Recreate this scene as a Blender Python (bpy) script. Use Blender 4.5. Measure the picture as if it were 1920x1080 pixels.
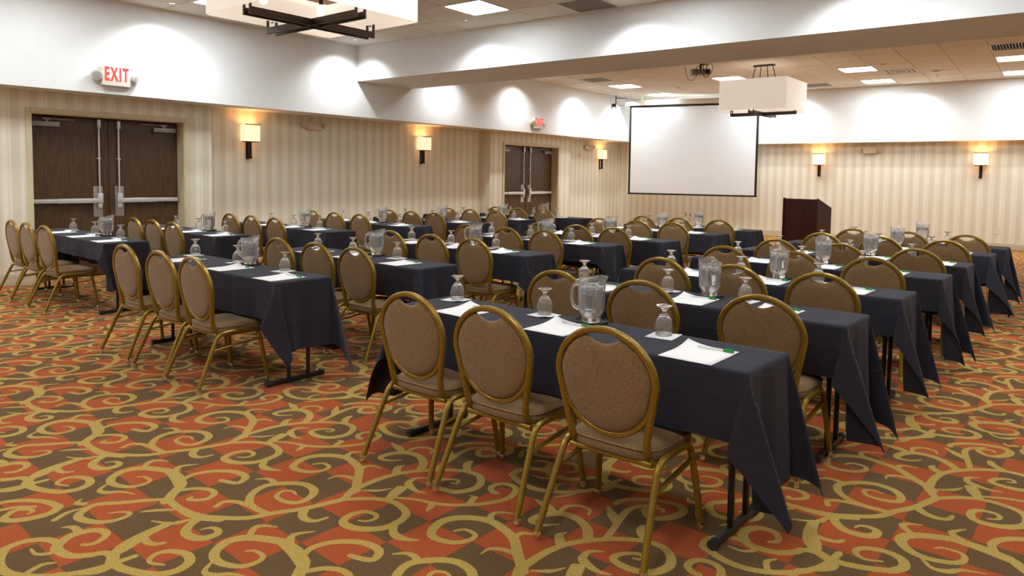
import bpy, bmesh, math, random
import numpy as np
from mathutils import Matrix, Vector, geometry

# ------------------------------------------------------------------ scene, camera, exposure
for o in list(bpy.data.objects):
    bpy.data.objects.remove(o)
SC = bpy.context.scene
COL = SC.collection
random.seed(7)
PI = math.pi

cam_d = bpy.data.cameras.new('camera')
cam_d.sensor_width = 36.0
cam_d.lens = 1334.3 * 36.0 / 1920.0
cam_d.shift_y = (409.3 - 540.0) / 1920.0
cam_d.clip_start = 0.05
cam = bpy.data.objects.new('camera', cam_d)
COL.objects.link(cam)
R_ = Vector((0.795763, 0.605454, 0.013652)); U_ = Vector((-0.047408, 0.039804, 0.998082)); F_ = Vector((-0.60375, 0.794884, -0.060378))
cam.matrix_world = Matrix(((R_.x, U_.x, -F_.x, 0), (R_.y, U_.y, -F_.y, 0), (R_.z, U_.z, -F_.z, 1.51), (0, 0, 0, 1)))
SC.camera = cam

SC.view_settings.view_transform = 'Standard'
SC.view_settings.look = 'None'
SC.view_settings.gamma = 1.0
SC.view_settings.use_curve_mapping = False
SC.view_settings.exposure = 0.38
SC.cycles.use_denoising = True
SC.cycles.max_bounces = 10
SC.cycles.diffuse_bounces = 5
SC.cycles.transmission_bounces = 10
SC.cycles.caustics_reflective = False
SC.cycles.sample_clamp_indirect = 6.0

world = bpy.data.worlds.new('world')
SC.world = world
world.use_nodes = True
world.node_tree.nodes['Background'].inputs[0].default_value = (1, 0.97, 0.93, 1)
world.node_tree.nodes['Background'].inputs[1].default_value = 0.05

# lamp powers, tuned together
P_TROFFER = 21.0       # emission strength of the ceiling light panels
P_SPOT = 92.0         # wall washing downlights (W)
P_SCONCE = 2.6
P_PENDANT = 2.6

# ------------------------------------------------------------------ materials
def srgb(r, g, b):
    f = lambda c: (c / 255) / 12.92 if c <= 10 else ((c / 255 + 0.055) / 1.055) ** 2.4
    return (f(r), f(g), f(b), 1)

class NB:
    def __init__(s, name):
        s.m = bpy.data.materials.new(name); s.m.use_nodes = True
        s.nt = s.m.node_tree; s.b = s.nt.nodes['Principled BSDF']
    def n(s, t, **k):
        x = s.nt.nodes.new(t)
        for a, v in k.items(): setattr(x, a, v)
        return x
    def l(s, a, b): s.nt.links.new(a, b)
    def val(s, k, v): s.b.inputs[k].default_value = v
    def coord(s, kind='Object'):
        return s.n('ShaderNodeTexCoord').outputs[kind]
    def noise(s, vec, scale, detail=2, rough=.5):
        x = s.n('ShaderNodeTexNoise'); x.inputs['Scale'].default_value = scale; x.inputs['Detail'].default_value = detail
        x.inputs['Roughness'].default_value = rough
        s.l(vec, x.inputs['Vector']); return x.outputs['Fac']
    def mapping(s, vec, scale=(1, 1, 1), rot=(0, 0, 0), loc=(0, 0, 0)):
        x = s.n('ShaderNodeMapping'); x.inputs['Scale'].default_value = scale; x.inputs['Rotation'].default_value = rot
        x.inputs['Location'].default_value = loc; s.l(vec, x.inputs['Vector']); return x.outputs['Vector']
    def ramp(s, fac, stops, interp='LINEAR'):
        x = s.n('ShaderNodeValToRGB'); x.color_ramp.interpolation = interp
        e = x.color_ramp.elements
        while len(e) < len(stops): e.new(0.5)
        for i, (p, c) in enumerate(stops): e[i].position = p; e[i].color = c
        s.l(fac, x.inputs['Fac']); return x.outputs['Color']
    def mix(s, fac, a, b, mode='MIX'):
        x = s.n('ShaderNodeMix', data_type='RGBA', blend_type=mode)
        for i, v in ((0, fac), (6, a), (7, b)):
            if isinstance(v, (int, float, tuple)): x.inputs[i].default_value = v
            else: s.l(v, x.inputs[i])
        return x.outputs[2]
    def math(s, op, a, b=None):
        x = s.n('ShaderNodeMath', operation=op)
        for i, v in enumerate((a, b)):
            if v is None: continue
            if isinstance(v, (int, float)): x.inputs[i].default_value = v
            else: s.l(v, x.inputs[i])
        return x.outputs[0]
    def bump(s, h, strength=.2, dist=.002):
        x = s.n('ShaderNodeBump'); x.inputs['Strength'].default_value = strength; x.inputs['Distance'].default_value = dist
        s.l(h, x.inputs['Height']); s.l(x.outputs['Normal'], s.b.inputs['Normal'])
    def base(s, c): s.l(c, s.b.inputs['Base Color'])

def plain(name, col, rough=.5, metal=0., spec=.5, var=.04, scale=30):
    k = NB(name); k.val('Roughness', rough); k.val('Metallic', metal); k.val('Specular IOR Level', spec)
    v = k.noise(k.coord(), scale, 3)
    lo = tuple(c * (1 - var) for c in col[:3]) + (1,); hi = tuple(min(1, c * (1 + var)) for c in col[:3]) + (1,)
    k.base(k.ramp(v, [(.3, lo), (.7, hi)]))
    return k.m

def emit(name, col, strength, rough=.6):
    k = NB(name); k.val('Base Color', col); k.val('Roughness', rough)
    k.val('Emission Color', col); k.val('Emission Strength', strength); return k.m

def wallpaper(name, axis):
    k = NB(name); k.val('Roughness', .75); k.val('Specular IOR Level', .25)
    sep = k.n('ShaderNodeSeparateXYZ'); k.l(k.coord(), sep.inputs[0])
    u = sep.outputs[axis]
    fr = k.math('FRACT', k.math('MULTIPLY', u, 1 / .212))
    A = srgb(244, 237, 219); B = srgb(228, 218, 194); M = srgb(236, 228, 207)
    col = k.ramp(fr, [(0, B), (.42, M), (.52, A), (.78, M), (.88, A), (.97, M)], 'CONSTANT')
    fine = k.noise(k.mapping(k.coord(), (60, 60, 3)), 4, 3)
    k.base(k.mix(k.math('MULTIPLY', fine, .12), col, (.35, .28, .18, 1)))
    k.bump(fine, .05, .001); return k.m

def wood(name, dark, light, rough=.35, sc=1., axis='Z'):
    k = NB(name); k.val('Roughness', rough)
    s = (14, 14, 1.2) if axis == 'Z' else (1.2, 14, 14)
    v = k.noise(k.mapping(k.coord(), tuple(a * sc for a in s)), 3, 6, .65)
    g = k.noise(k.mapping(k.coord(), tuple(a * sc * 4 for a in s)), 6, 3)
    k.base(k.mix(k.math('MULTIPLY', g, .5), k.ramp(v, [(.3, dark), (.7, light)]), dark)); k.bump(g, .06, .001)
    return k.m

M = {}
M['white'] = plain('white paint', srgb(234, 234, 232), .8, spec=.2, var=.01, scale=6)
M['paper_y'] = wallpaper('striped wallpaper along the side wall', 1)
M['paper_x'] = wallpaper('striped wallpaper along the end wall', 0)
M['trim'] = plain('cream trim paint', srgb(214, 200, 166), .5, var=.02)
M['base'] = plain('beige baseboard', srgb(208, 194, 164), .55, var=.02)
def tile_mat():
    k = NB('ceiling tile'); k.val('Roughness', .9); k.val('Specular IOR Level', .1)
    v = k.noise(k.coord(), 220, 3); w = k.noise(k.coord(), 2.5, 2)
    k.base(k.mix(k.math('MULTIPLY', v, .18), k.ramp(w, [(.3, srgb(232, 226, 214)), (.7, srgb(238, 233, 222))]), srgb(190, 180, 165)))
    k.bump(v, .15, .002); return k.m
M['tile'] = tile_mat()
M['grid'] = plain('white ceiling grid', srgb(205, 196, 182), .6)
M['panel'] = emit('lit ceiling light panel', (.87, .95, 1., 1), P_TROFFER)
M['headlens'] = plain('silvered lens', srgb(214, 214, 210), .25, .3)
M['lens'] = emit('lit downlight lens', (1, .95, .86, 1), 6)
M['doorwood'] = wood('dark stained oak', srgb(58, 38, 18), srgb(104, 76, 44), .42)
M['mahogany'] = wood('red mahogany', srgb(58, 18, 14), srgb(92, 34, 26), .32, .6)
M['alu'] = plain('satin aluminium', (.60, .58, .56, 1), .32, .9)
M['bar'] = plain('bright silver bar', (.80, .79, .78, 1), .3, .6)
M['chrome'] = plain('chrome', (.85, .85, .86, 1), .08, 1)
def gold():
    k = NB('antique gold paint'); k.val('Metallic', .55); k.val('Roughness', .36)
    v = k.noise(k.coord(), 90, 3)
    k.base(k.ramp(v, [(.3, srgb(134, 106, 32)), (.7, srgb(160, 129, 46))])); return k.m
M['gold'] = gold()
def tweed():
    k = NB('brown tweed'); k.val('Roughness', .95); k.val('Specular IOR Level', .1); k.val('Sheen Weight', .25); k.val('Sheen Roughness', .5)
    a = k.noise(k.mapping(k.coord(), (1, 1, 1)), 420, 2); b = k.noise(k.coord(), 30, 3)
    c = k.ramp(a, [(.32, srgb(90, 66, 36)), (.5, srgb(136, 107, 68)), (.66, srgb(172, 143, 104))])
    k.base(k.mix(k.math('MULTIPLY', b, .35), c, srgb(112, 84, 58))); k.bump(a, .35, .002); return k.m
M['tweed'] = tweed()
def navy():
    k = NB('dark navy cloth'); k.val('Roughness', .92); k.val('Specular IOR Level', .2); k.val('Sheen Weight', .16); k.val('Sheen Roughness', .4)
    k.val('Sheen Tint', (.62, .62, .68, 1))
    a = k.noise(k.coord(), 500, 2); b = k.noise(k.coord(), 3, 3)
    c = k.ramp(a, [(.35, (.0205, .0200, .0275, 1)), (.65, (.0350, .0345, .0460, 1))])
    k.base(k.mix(k.math('MULTIPLY', b, .4), c, (.0275, .0270, .036, 1)))
    sep = k.n('ShaderNodeSeparateXYZ'); k.l(k.coord(), sep.inputs[0])
    def crease(o, c0, wd):                     # ironed fold line
        d = k.math('DIVIDE', k.math('SUBTRACT', o, c0), wd); return k.math('POWER', 2.718, k.math('MULTIPLY', k.math('MULTIPLY', d, d), -1.))
    h = k.math('MULTIPLY', a, .12)
    for o, c0 in ((sep.outputs[1], .04), (sep.outputs[0], .52), (sep.outputs[0], -.52), (sep.outputs[2], .63), (sep.outputs[2], .44)):
        h = k.math('ADD', h, crease(o, c0, .004))
    k.bump(h, .55, .0022); return k.m
M['navy'] = navy()
M['black'] = plain('black enamel', (.012, .012, .013, 1), .35)
M['rubber'] = plain('black rubber', (.02, .02, .022, 1), .6)
M['paper'] = plain('white paper', srgb(250, 249, 247), .7, spec=.2, var=.01)
M['napkin'] = plain('white tissue', srgb(246, 245, 244), .9, spec=.1, var=.02, scale=120)
M['green'] = plain('green plastic', srgb(24, 140, 52), .35)
M['pen'] = plain('white plastic', srgb(226, 230, 228), .3)
M['plate'] = plain('white plastic plate', srgb(226, 218, 204), .45)
M['beige_plastic'] = plain('beige plastic', srgb(212, 192, 164), .5)
M['red'] = emit('lit red letters', srgb(236, 52, 48), .55)
M['bronze'] = plain('dark bronze', srgb(62, 48, 36), .42, .55, var=.12)
M['steel'] = plain('dark sconce steel', srgb(36, 28, 22), .4, .6)
M['shade'] = emit('lit white fabric shade', srgb(252, 244, 232), .36, .9)
M['sconce_shade'] = emit('lit amber sconce shade', srgb(255, 228, 190), .74, .9)
M['diffuser'] = plain('tan diffuser', srgb(172, 134, 106), .8)
M['bulb'] = emit('lit bulb', (1, .9, .72, 1), 1.6)
M['screen'] = plain('projection screen fabric', srgb(240, 243, 246), .85, spec=.15, var=.008, scale=4)
M['screen_case'] = plain('screen housing', srgb(205, 195, 178), .5)
M['vent'] = plain('grey vent', srgb(150, 138, 122), .6)
M['dark'] = plain('dark void', (.01, .009, .008, 1), .9)
M['silver'] = plain('silver plastic', srgb(150, 145, 142), .35, .3)
def glassy(name, ior, tint=(1, 1, 1, 1), rough=0., trans=1.):
    k = NB(name); k.val('Base Color', tint); k.val('Transmission Weight', trans); k.val('IOR', ior); k.val('Roughness', rough); return k.m
M['glass'] = glassy('clear glass', 1.45, (1, 1, 1, 1), .0, .93)
M['water'] = glassy('water', 1.33)
M['ice'] = glassy('ice', 1.31, (1, 1, 1, 1), .10, .45)
M['pitcher'] = glassy('clear polycarbonate', 1.49, (1, 1, 1, 1), .02, .86)
CB = (1.035, 1.895)
TH = math.radians(-3.3)
def carpet_base():
    k = NB('orange and brown checked carpet'); k.val('Roughness', 1.); k.val('Specular IOR Level', .05); k.val('Sheen Weight', .1)
    v = k.mapping(k.coord(), (1, 1, 1), (0, 0, -TH))
    sep = k.n('ShaderNodeSeparateXYZ'); k.l(v, sep.inputs[0])
    fl = lambda o, off, w: k.math('FLOOR', k.math('DIVIDE', k.math('SUBTRACT', o, off), w))
    s = k.math('ADD', fl(sep.outputs[0], .11, CB[0] / 4), fl(sep.outputs[1], .175, CB[1] / 8))
    par = k.math('FLOORED_MODULO', s, 2) if False else k.math('ABSOLUTE', k.math('MODULO', s, 2))
    fib = k.noise(k.coord(), 170, 4, .75); big = k.noise(k.coord(), 5, 3)
    org = k.ramp(fib, [(.3, srgb(126, 48, 16)), (.7, srgb(212, 103, 50))])
    brn = k.ramp(fib, [(.3, srgb(56, 40, 20)), (.7, srgb(132, 103, 64))])
    c = k.mix(par, org, brn)
    k.base(k.mix(k.math('MULTIPLY', big, .18), c, srgb(120, 76, 40))); k.bump(fib, .5, .004); return k.m
def carpet_gold():
    k = NB('gold scroll carpet pile'); k.val('Roughness', 1.); k.val('Specular IOR Level', .05); k.val('Sheen Weight', .1)
    fib = k.noise(k.coord(), 170, 4, .75)
    k.base(k.ramp(fib, [(.3, srgb(140, 110, 38)), (.7, srgb(218, 186, 102))])); k.bump(fib, .5, .004); return k.m
M['carpet'] = carpet_base(); M['carpet_gold'] = carpet_gold()

# ------------------------------------------------------------------ mesh helpers
def mesh_of(bm, name, mats, smooth=None):
    me = bpy.data.meshes.new(name)
    bmesh.ops.recalc_face_normals(bm, faces=bm.faces)
    bm.to_mesh(me); bm.free()
    for m in (mats if isinstance(mats, (list, tuple)) else [mats]): me.materials.append(M[m])
    if smooth:
        for p in me.polygons: p.use_smooth = True
        if smooth != True: me.set_sharp_from_angle(angle=math.radians(smooth))
    return me
def put(name, me, parent=None, loc=None, kind=None):
    if isinstance(me, tuple): me = mesh_of(me[0], name, me[1], *(me[2:]))
    o = bpy.data.objects.new(name, me); COL.objects.link(o)
    if parent: o.parent = parent
    if loc is not None: o.location = loc
    if kind: o['kind'] = kind
    return o
def tag(o, label, cat, group=None):
    o['label'] = label; o['category'] = cat
    if group: o['group'] = group
    return o
def thing(name, label, cat, loc=(0, 0, 0), rz=0., group=None, kind=None):
    o = bpy.data.objects.new(name, None); COL.objects.link(o)
    o.location = loc; o.rotation_euler = (0, 0, rz); o.empty_display_size = .1
    if kind: o['kind'] = kind
    if label: tag(o, label, cat, group)
    return o
def copy_tree(o, parent=None):
    c = o.copy(); COL.objects.link(c)
    if parent: c.parent = parent
    for ch in list(o.children): copy_tree(ch, c)
    return c
def dup(root, loc, rz, label, group=None):
    c = copy_tree(root); c.location = loc; c.rotation_euler = (0, 0, rz); c['label'] = label
    if group: c['group'] = group
    return c

def box(bm, x0, x1, y0, y1, z0, z1, mi=0, T=None):
    v = [bm.verts.new(T(x, y, z) if T else (x, y, z)) for x in (x0, x1) for y in (y0, y1) for z in (z0, z1)]
    for q in ((0, 1, 3, 2), (4, 6, 7, 5), (0, 4, 5, 1), (2, 3, 7, 6), (0, 2, 6, 4), (1, 5, 7, 3)):
        bm.faces.new([v[i] for i in q]).material_index = mi
def boxes(lst, T=None, bevel=0.):
    bm = bmesh.new()
    for b in lst: box(bm, *b, T=T)
    if bevel: bmesh.ops.bevel(bm, geom=bm.edges[:], offset=bevel, segments=2, affect='EDGES', profile=.6)
    return bm
def sweep(bm, path, w, d, ref=(0, 0, 1), n=None, closed=False, caps=True, scale=None):
    """sweep a section along a path: n=None -> rounded rectangle w x d, else an n-gon ellipse"""
    P = [Vector(p) for p in path]; ref = Vector(ref)
    if n: sec = [(math.cos(2 * PI * i / n) * w / 2, math.sin(2 * PI * i / n) * d / 2) for i in range(n)]
    else:
        c = min(w, d) * .25
        sec = [(w/2-c, d/2), (-w/2+c, d/2), (-w/2, d/2-c), (-w/2, -d/2+c), (-w/2+c, -d/2), (w/2-c, -d/2), (w/2, -d/2+c), (w/2, d/2-c)]
    rings = []; N = len(P)
    for i, p in enumerate(P):
        if closed: t = (P[(i + 1) % N] - P[i - 1])
        else: t = P[min(i + 1, N - 1)] - P[max(i - 1, 0)]
        t.normalize()
        a = ref.cross(t)
        if a.length < 1e-4: a = Vector((1, 0, 0)).cross(t)
        a.normalize(); b = t.cross(a)
        k = scale[i] if scale else 1.
        rings.append([bm.verts.new(p + a * x * k + b * y * k) for x, y in sec])
    m = len(sec)
    for i in range(N if closed else N - 1):
        A, B = rings[i], rings[(i + 1) % N]
        for j in range(m): bm.faces.new((A[j], A[(j + 1) % m], B[(j + 1) % m], B[j]))
    if caps and not closed:
        bm.faces.new(rings[0][::-1]); bm.faces.new(rings[-1])
def spline(pts, n=6):
    P = [Vector(p) for p in pts]; P = [P[0] * 2 - P[1]] + P + [P[-1] * 2 - P[-2]]; o = []
    for i in range(1, len(P) - 2):
        a, b, c, d = P[i - 1:i + 3]
        for k in range(n):
            t = k / n
            o.append(.5 * (2 * b + (c - a) * t + (2 * a - 5 * b + 4 * c - d) * t * t + (3 * b - a - 3 * c + d) * t ** 3))
    o.append(P[-2]); return o
def lathe(bm, prof, n=24, cx=0., cy=0., facet=None):
    rings = []
    for r, z in prof:
        if r < 1e-6: rings.append([bm.verts.new((cx, cy, z))]); continue
        ring = []
        for i in range(n):
            a = 2 * PI * i / n; k = facet(a, z) if facet else 1.
            ring.append(bm.verts.new((cx + math.cos(a) * r * k, cy + math.sin(a) * r * k, z)))
        rings.append(ring)
    for A, B in zip(rings, rings[1:]):
        if len(A) == 1 and len(B) == 1: continue
        for i in range(n):
            j = (i + 1) % n
            if len(A) == 1: bm.faces.new((A[0], B[j], B[i]))
            elif len(B) == 1: bm.faces.new((A[i], A[j], B[0]))
            else: bm.faces.new((A[i], A[j], B[j], B[i]))
def cyl(bm, p0, p1, r0, r1=None, n=12):
    r1 = r0 if r1 is None else r1
    sweep(bm, [p0, p1], 2 * r0, 2 * r0, n=n, scale=[1, r1 / r0], ref=(0.3, 0.2, 1) if abs(p0[0]-p1[0])+abs(p0[1]-p1[1]) > 1e-6 else (1, 0, 0))

STROKES = [ #H
((0.03,0.045,0.016),[(-3.773,0.863),(-3.776,0.908),(-3.723,0.976),(-3.641,1.030),(-3.562,1.049),(-3.536,1.044),(-3.505,1.004),(-3.514,0.936),(-3.547,0.879),(-3.591,0.855),(-3.631,0.884),(-3.646,0.921),(-3.616,0.954),(-3.583,0.961),(-3.570,0.938)]),
((0.036, 0.036, 0.04),[(-3.264,1.409),(-3.152,1.403),(-3.009,1.427),(-2.911,1.487),(-2.826,1.564),(-2.783,1.667),(-2.726,1.766),(-2.689,1.882),(-2.671,1.947),(-2.694,1.994),(-2.727,2.055)]),
((0.045, 0.045, 0.015),[(-3.726,2.034),(-3.835,2.128),(-3.927,2.208),(-4.030,2.242),(-4.095,2.249),(-4.166,2.222),(-4.227,2.166),(-4.248,2.096),(-4.217,2.014),(-4.164,1.988),(-4.083,2.014),(-4.048,2.074),(-4.061,2.120),(-4.122,2.124),(-4.150,2.081)]),
((0.03, 0.025, 0.008),[(-3.834,2.119),(-3.900,2.108),(-3.941,2.074),(-3.940,2.026)]),
((0.03, 0.025, 0.008),[(-3.923,2.211),(-3.927,2.255),(-3.899,2.280),(-3.846,2.287)]),
((0.035, 0.025, 0.008),[(-4.097,2.253),(-4.129,2.298),(-4.112,2.343),(-4.025,2.388)]),
((0.04, 0.034, 0.03),[(-3.752,2.048),(-3.757,2.140),(-3.753,2.223),(-3.736,2.301),(-3.714,2.347),(-3.682,2.400),(-3.637,2.451),(-3.596,2.492),(-3.526,2.545)]),
((0.03, 0.045, 0.012),[(-3.638,2.458),(-3.581,2.507),(-3.503,2.554),(-3.426,2.562),(-3.366,2.520),(-3.334,2.449),(-3.359,2.369),(-3.418,2.333),(-3.496,2.332),(-3.533,2.362),(-3.509,2.419),(-3.458,2.452),(-3.439,2.420),(-3.470,2.405)]),
((0.012, 0.028, 0.008),[(-3.716,2.066),(-3.677,2.094),(-3.650,2.123),(-3.628,2.171)]),
((0.03, 0.034, 0.02),[(-3.634,2.461),(-3.659,2.568),(-3.684,2.659),(-3.699,2.745),(-3.678,2.820),(-3.622,2.877)]),
((0.04, 0.05, 0.012),[(-3.684,2.619),(-3.728,2.660),(-3.792,2.719)]),
((0.045, 0.045, 0.012),[(-3.680,2.398),(-3.740,2.479),(-3.821,2.523),(-3.901,2.517),(-3.950,2.465),(-3.970,2.393),(-3.950,2.366),(-3.899,2.377),(-3.855,2.427)]),
((0.035, 0.05, 0.01),[(-3.932,2.505),(-3.998,2.527),(-4.082,2.548)]),
((0.025, 0.026, 0.012),[(-3.919,2.529),(-3.928,2.587),(-3.886,2.632),(-3.830,2.631),(-3.807,2.586)]),
((0.045, 0.04, 0.008),[(-3.753,2.306),(-3.794,2.352),(-3.787,2.393)]),
((0.01, 0.045, 0.01),[(-3.582,2.371),(-3.628,2.329),(-3.618,2.269),(-3.572,2.243),(-3.515,2.233),(-3.471,2.247)]),
((0.04, 0.045, 0.03),[(-3.501,2.559),(-3.556,2.616),(-3.571,2.664)]),
((0.02, 0.034, 0.03),[(-3.550,2.113),(-3.454,2.171),(-3.341,2.211),(-3.244,2.288),(-3.186,2.364),(-3.147,2.457),(-3.166,2.550),(-3.212,2.584),(-3.272,2.567),(-3.285,2.507),(-3.252,2.474),(-3.217,2.473)]),
((0.035, 0.03, 0.008),[(-3.238,2.302),(-3.264,2.359),(-3.264,2.377),(-3.299,2.369)]),
((0.035, 0.03, 0.012),[(-3.370,2.199),(-3.347,2.159),(-3.335,2.126)]),
((0.03, 0.04, 0.03),[(-3.551,2.103),(-3.570,2.159),(-3.584,2.213)]),
((0.03, 0.045, 0.012),[(-2.673,1.939),(-2.600,2.020),(-2.520,2.075),(-2.441,2.083),(-2.352,2.054),(-2.316,1.987),(-2.322,1.898),(-2.385,1.830),(-2.455,1.808),(-2.502,1.824),(-2.520,1.885),(-2.497,1.940),(-2.439,1.953),(-2.412,1.927),(-2.421,1.890),(-2.454,1.868)]),
((0.03, 0.045, 0.008),[(-2.325,1.969),(-2.267,1.906),(-2.217,1.892),(-2.167,1.907),(-2.133,1.933)]),
((0.03, 0.04, 0.03),[(-2.519,2.085),(-2.552,2.150),(-2.578,2.210)]),
((0.045, 0.035, 0.018),[(-2.721,1.777),(-2.672,1.731),(-2.620,1.723),(-2.586,1.745),(-2.575,1.795)]),
((0.035, 0.042, 0.012),[(-2.806,1.637),(-2.896,1.629),(-2.961,1.642),(-3.034,1.698),(-3.063,1.789),(-3.006,1.874),(-2.933,1.920),(-2.845,1.909),(-2.798,1.850),(-2.797,1.784),(-2.851,1.754),(-2.922,1.756),(-2.951,1.806),(-2.917,1.837),(-2.870,1.828)]),
((0.035, 0.03, 0.01),[(-3.047,1.817),(-3.086,1.836),(-3.131,1.829),(-3.165,1.789)]),
((0.03, 0.03, 0.025),[(-2.927,1.625),(-3.008,1.605),(-3.050,1.567),(-3.030,1.514)]),
((0.04, 0.045, 0.01),[(-2.981,1.429),(-2.955,1.367),(-2.903,1.322),(-2.834,1.325),(-2.797,1.359),(-2.797,1.408),(-2.834,1.423),(-2.867,1.409),(-2.879,1.374)]),
((0.05, 0.05, 0.012),[(-4.274,1.385),(-4.331,1.440),(-4.368,1.480),(-4.402,1.515),(-4.489,1.544),(-4.578,1.553),(-4.641,1.536),(-4.743,1.473),(-4.774,1.398),(-4.728,1.323),(-4.653,1.303),(-4.569,1.337),(-4.543,1.391),(-4.560,1.438),(-4.623,1.440),(-4.651,1.414)]),
((0.06, 0.065, 0.05),[(-4.402,1.515),(-4.510,1.544),(-4.594,1.549)]),
((0.03, 0.04, 0.028),[(-4.452,1.538),(-4.478,1.610),(-4.445,1.696),(-4.361,1.764),(-4.263,1.772),(-4.224,1.713),(-4.273,1.683),(-4.320,1.670)]),
((0.03, 0.032, 0.02),[(-4.350,1.488),(-4.313,1.549),(-4.255,1.584),(-4.199,1.580),(-4.170,1.534),(-4.193,1.492),(-4.231,1.469),(-4.238,1.494)]),
((0.04, 0.03, 0.008),[(-4.578,1.563),(-4.623,1.613),(-4.581,1.688)]),
((0.03, 0.03, 0.01),[(-4.743,1.478),(-4.795,1.533),(-4.788,1.566),(-4.733,1.602)]),
((0.03, 0.04, 0.01),[(-4.295,1.410),(-4.359,1.338),(-4.421,1.249),(-4.481,1.174),(-4.464,1.116),(-4.411,1.073),(-4.321,1.099),(-4.268,1.156),(-4.267,1.221),(-4.295,1.237),(-4.329,1.214),(-4.354,1.172)]),
((0.03, 0.03, 0.008),[(-4.522,1.139),(-4.562,1.117),(-4.589,1.148)]),
((0.02, 0.026, 0.01),[(-4.182,1.374),(-4.233,1.320),(-4.263,1.272)]),
((0.02, 0.03, 0.01),[(-4.020,1.407),(-4.038,1.366),(-4.053,1.321),(-4.143,1.270)]),
((0.035, 0.036, 0.036),[(-4.298,1.407),(-4.116,1.402),(-4.019,1.420),(-3.929,1.474)]),
((0.02, 0.035, 0.04),[(-4.052,1.345),(-4.054,1.304),(-4.039,1.217),(-4.017,1.171),(-3.987,1.104),(-3.976,1.045)]),
((0.03, 0.04, 0.05),[(-3.038,1.313),(-3.020,1.196),(-2.992,1.116),(-2.942,1.061),(-2.888,1.031)]),
((0.035, 0.045, 0.02),[(-2.942,1.061),(-2.985,1.031),(-3.006,0.990),(-3.058,0.938),(-3.146,0.922),(-3.186,0.941),(-3.224,0.998),(-3.214,1.061),(-3.173,1.098),(-3.122,1.095),(-3.090,1.051),(-3.093,1.020),(-3.114,1.001)]),
((0.035, 0.03, 0.01),[(-3.228,1.029),(-3.276,1.031),(-3.309,1.021),(-3.326,0.995)]),
((0.045, 0.035, 0.02),[(-2.899,1.038),(-2.862,1.012),(-2.855,0.969),(-2.890,0.921),(-2.953,0.864)]),
((0.04, 0.042, 0.014),[(-2.883,1.036),(-2.828,1.034),(-2.757,1.058),(-2.689,1.094),(-2.665,1.116),(-2.643,1.172),(-2.668,1.229),(-2.730,1.247),(-2.792,1.222),(-2.821,1.183),(-2.810,1.144),(-2.773,1.126),(-2.717,1.155)]),
((0.035, 0.03, 0.018),[(-3.010,1.196),(-2.944,1.183),(-2.898,1.199),(-2.882,1.229)]),
((0.012, 0.035, 0.008),[(-3.641,1.289),(-3.594,1.234),(-3.541,1.248),(-3.507,1.293),(-3.428,1.328)]),
((0.03, 0.026, 0.01),[(-3.420,0.994),(-3.457,1.058),(-3.451,1.127)]),
((0.04, 0.036, 0.03),[(-4.337,2.680),(-4.236,2.637),(-4.138,2.636),(-4.048,2.680),(-3.966,2.763),(-3.916,2.870),(-3.900,3.006)]),
((0.04, 0.035, 0.01),[(-4.337,2.680),(-4.347,2.749),(-4.297,2.816),(-4.216,2.835),(-4.169,2.795),(-4.200,2.752),(-4.261,2.750)]),
((0.025, 0.026, 0.01),[(-4.073,2.683),(-4.097,2.740),(-4.075,2.782)]),
((0.01, 0.024, 0.02),[(-4.026,2.625),(-3.991,2.683),(-3.977,2.742)]),
]

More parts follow.
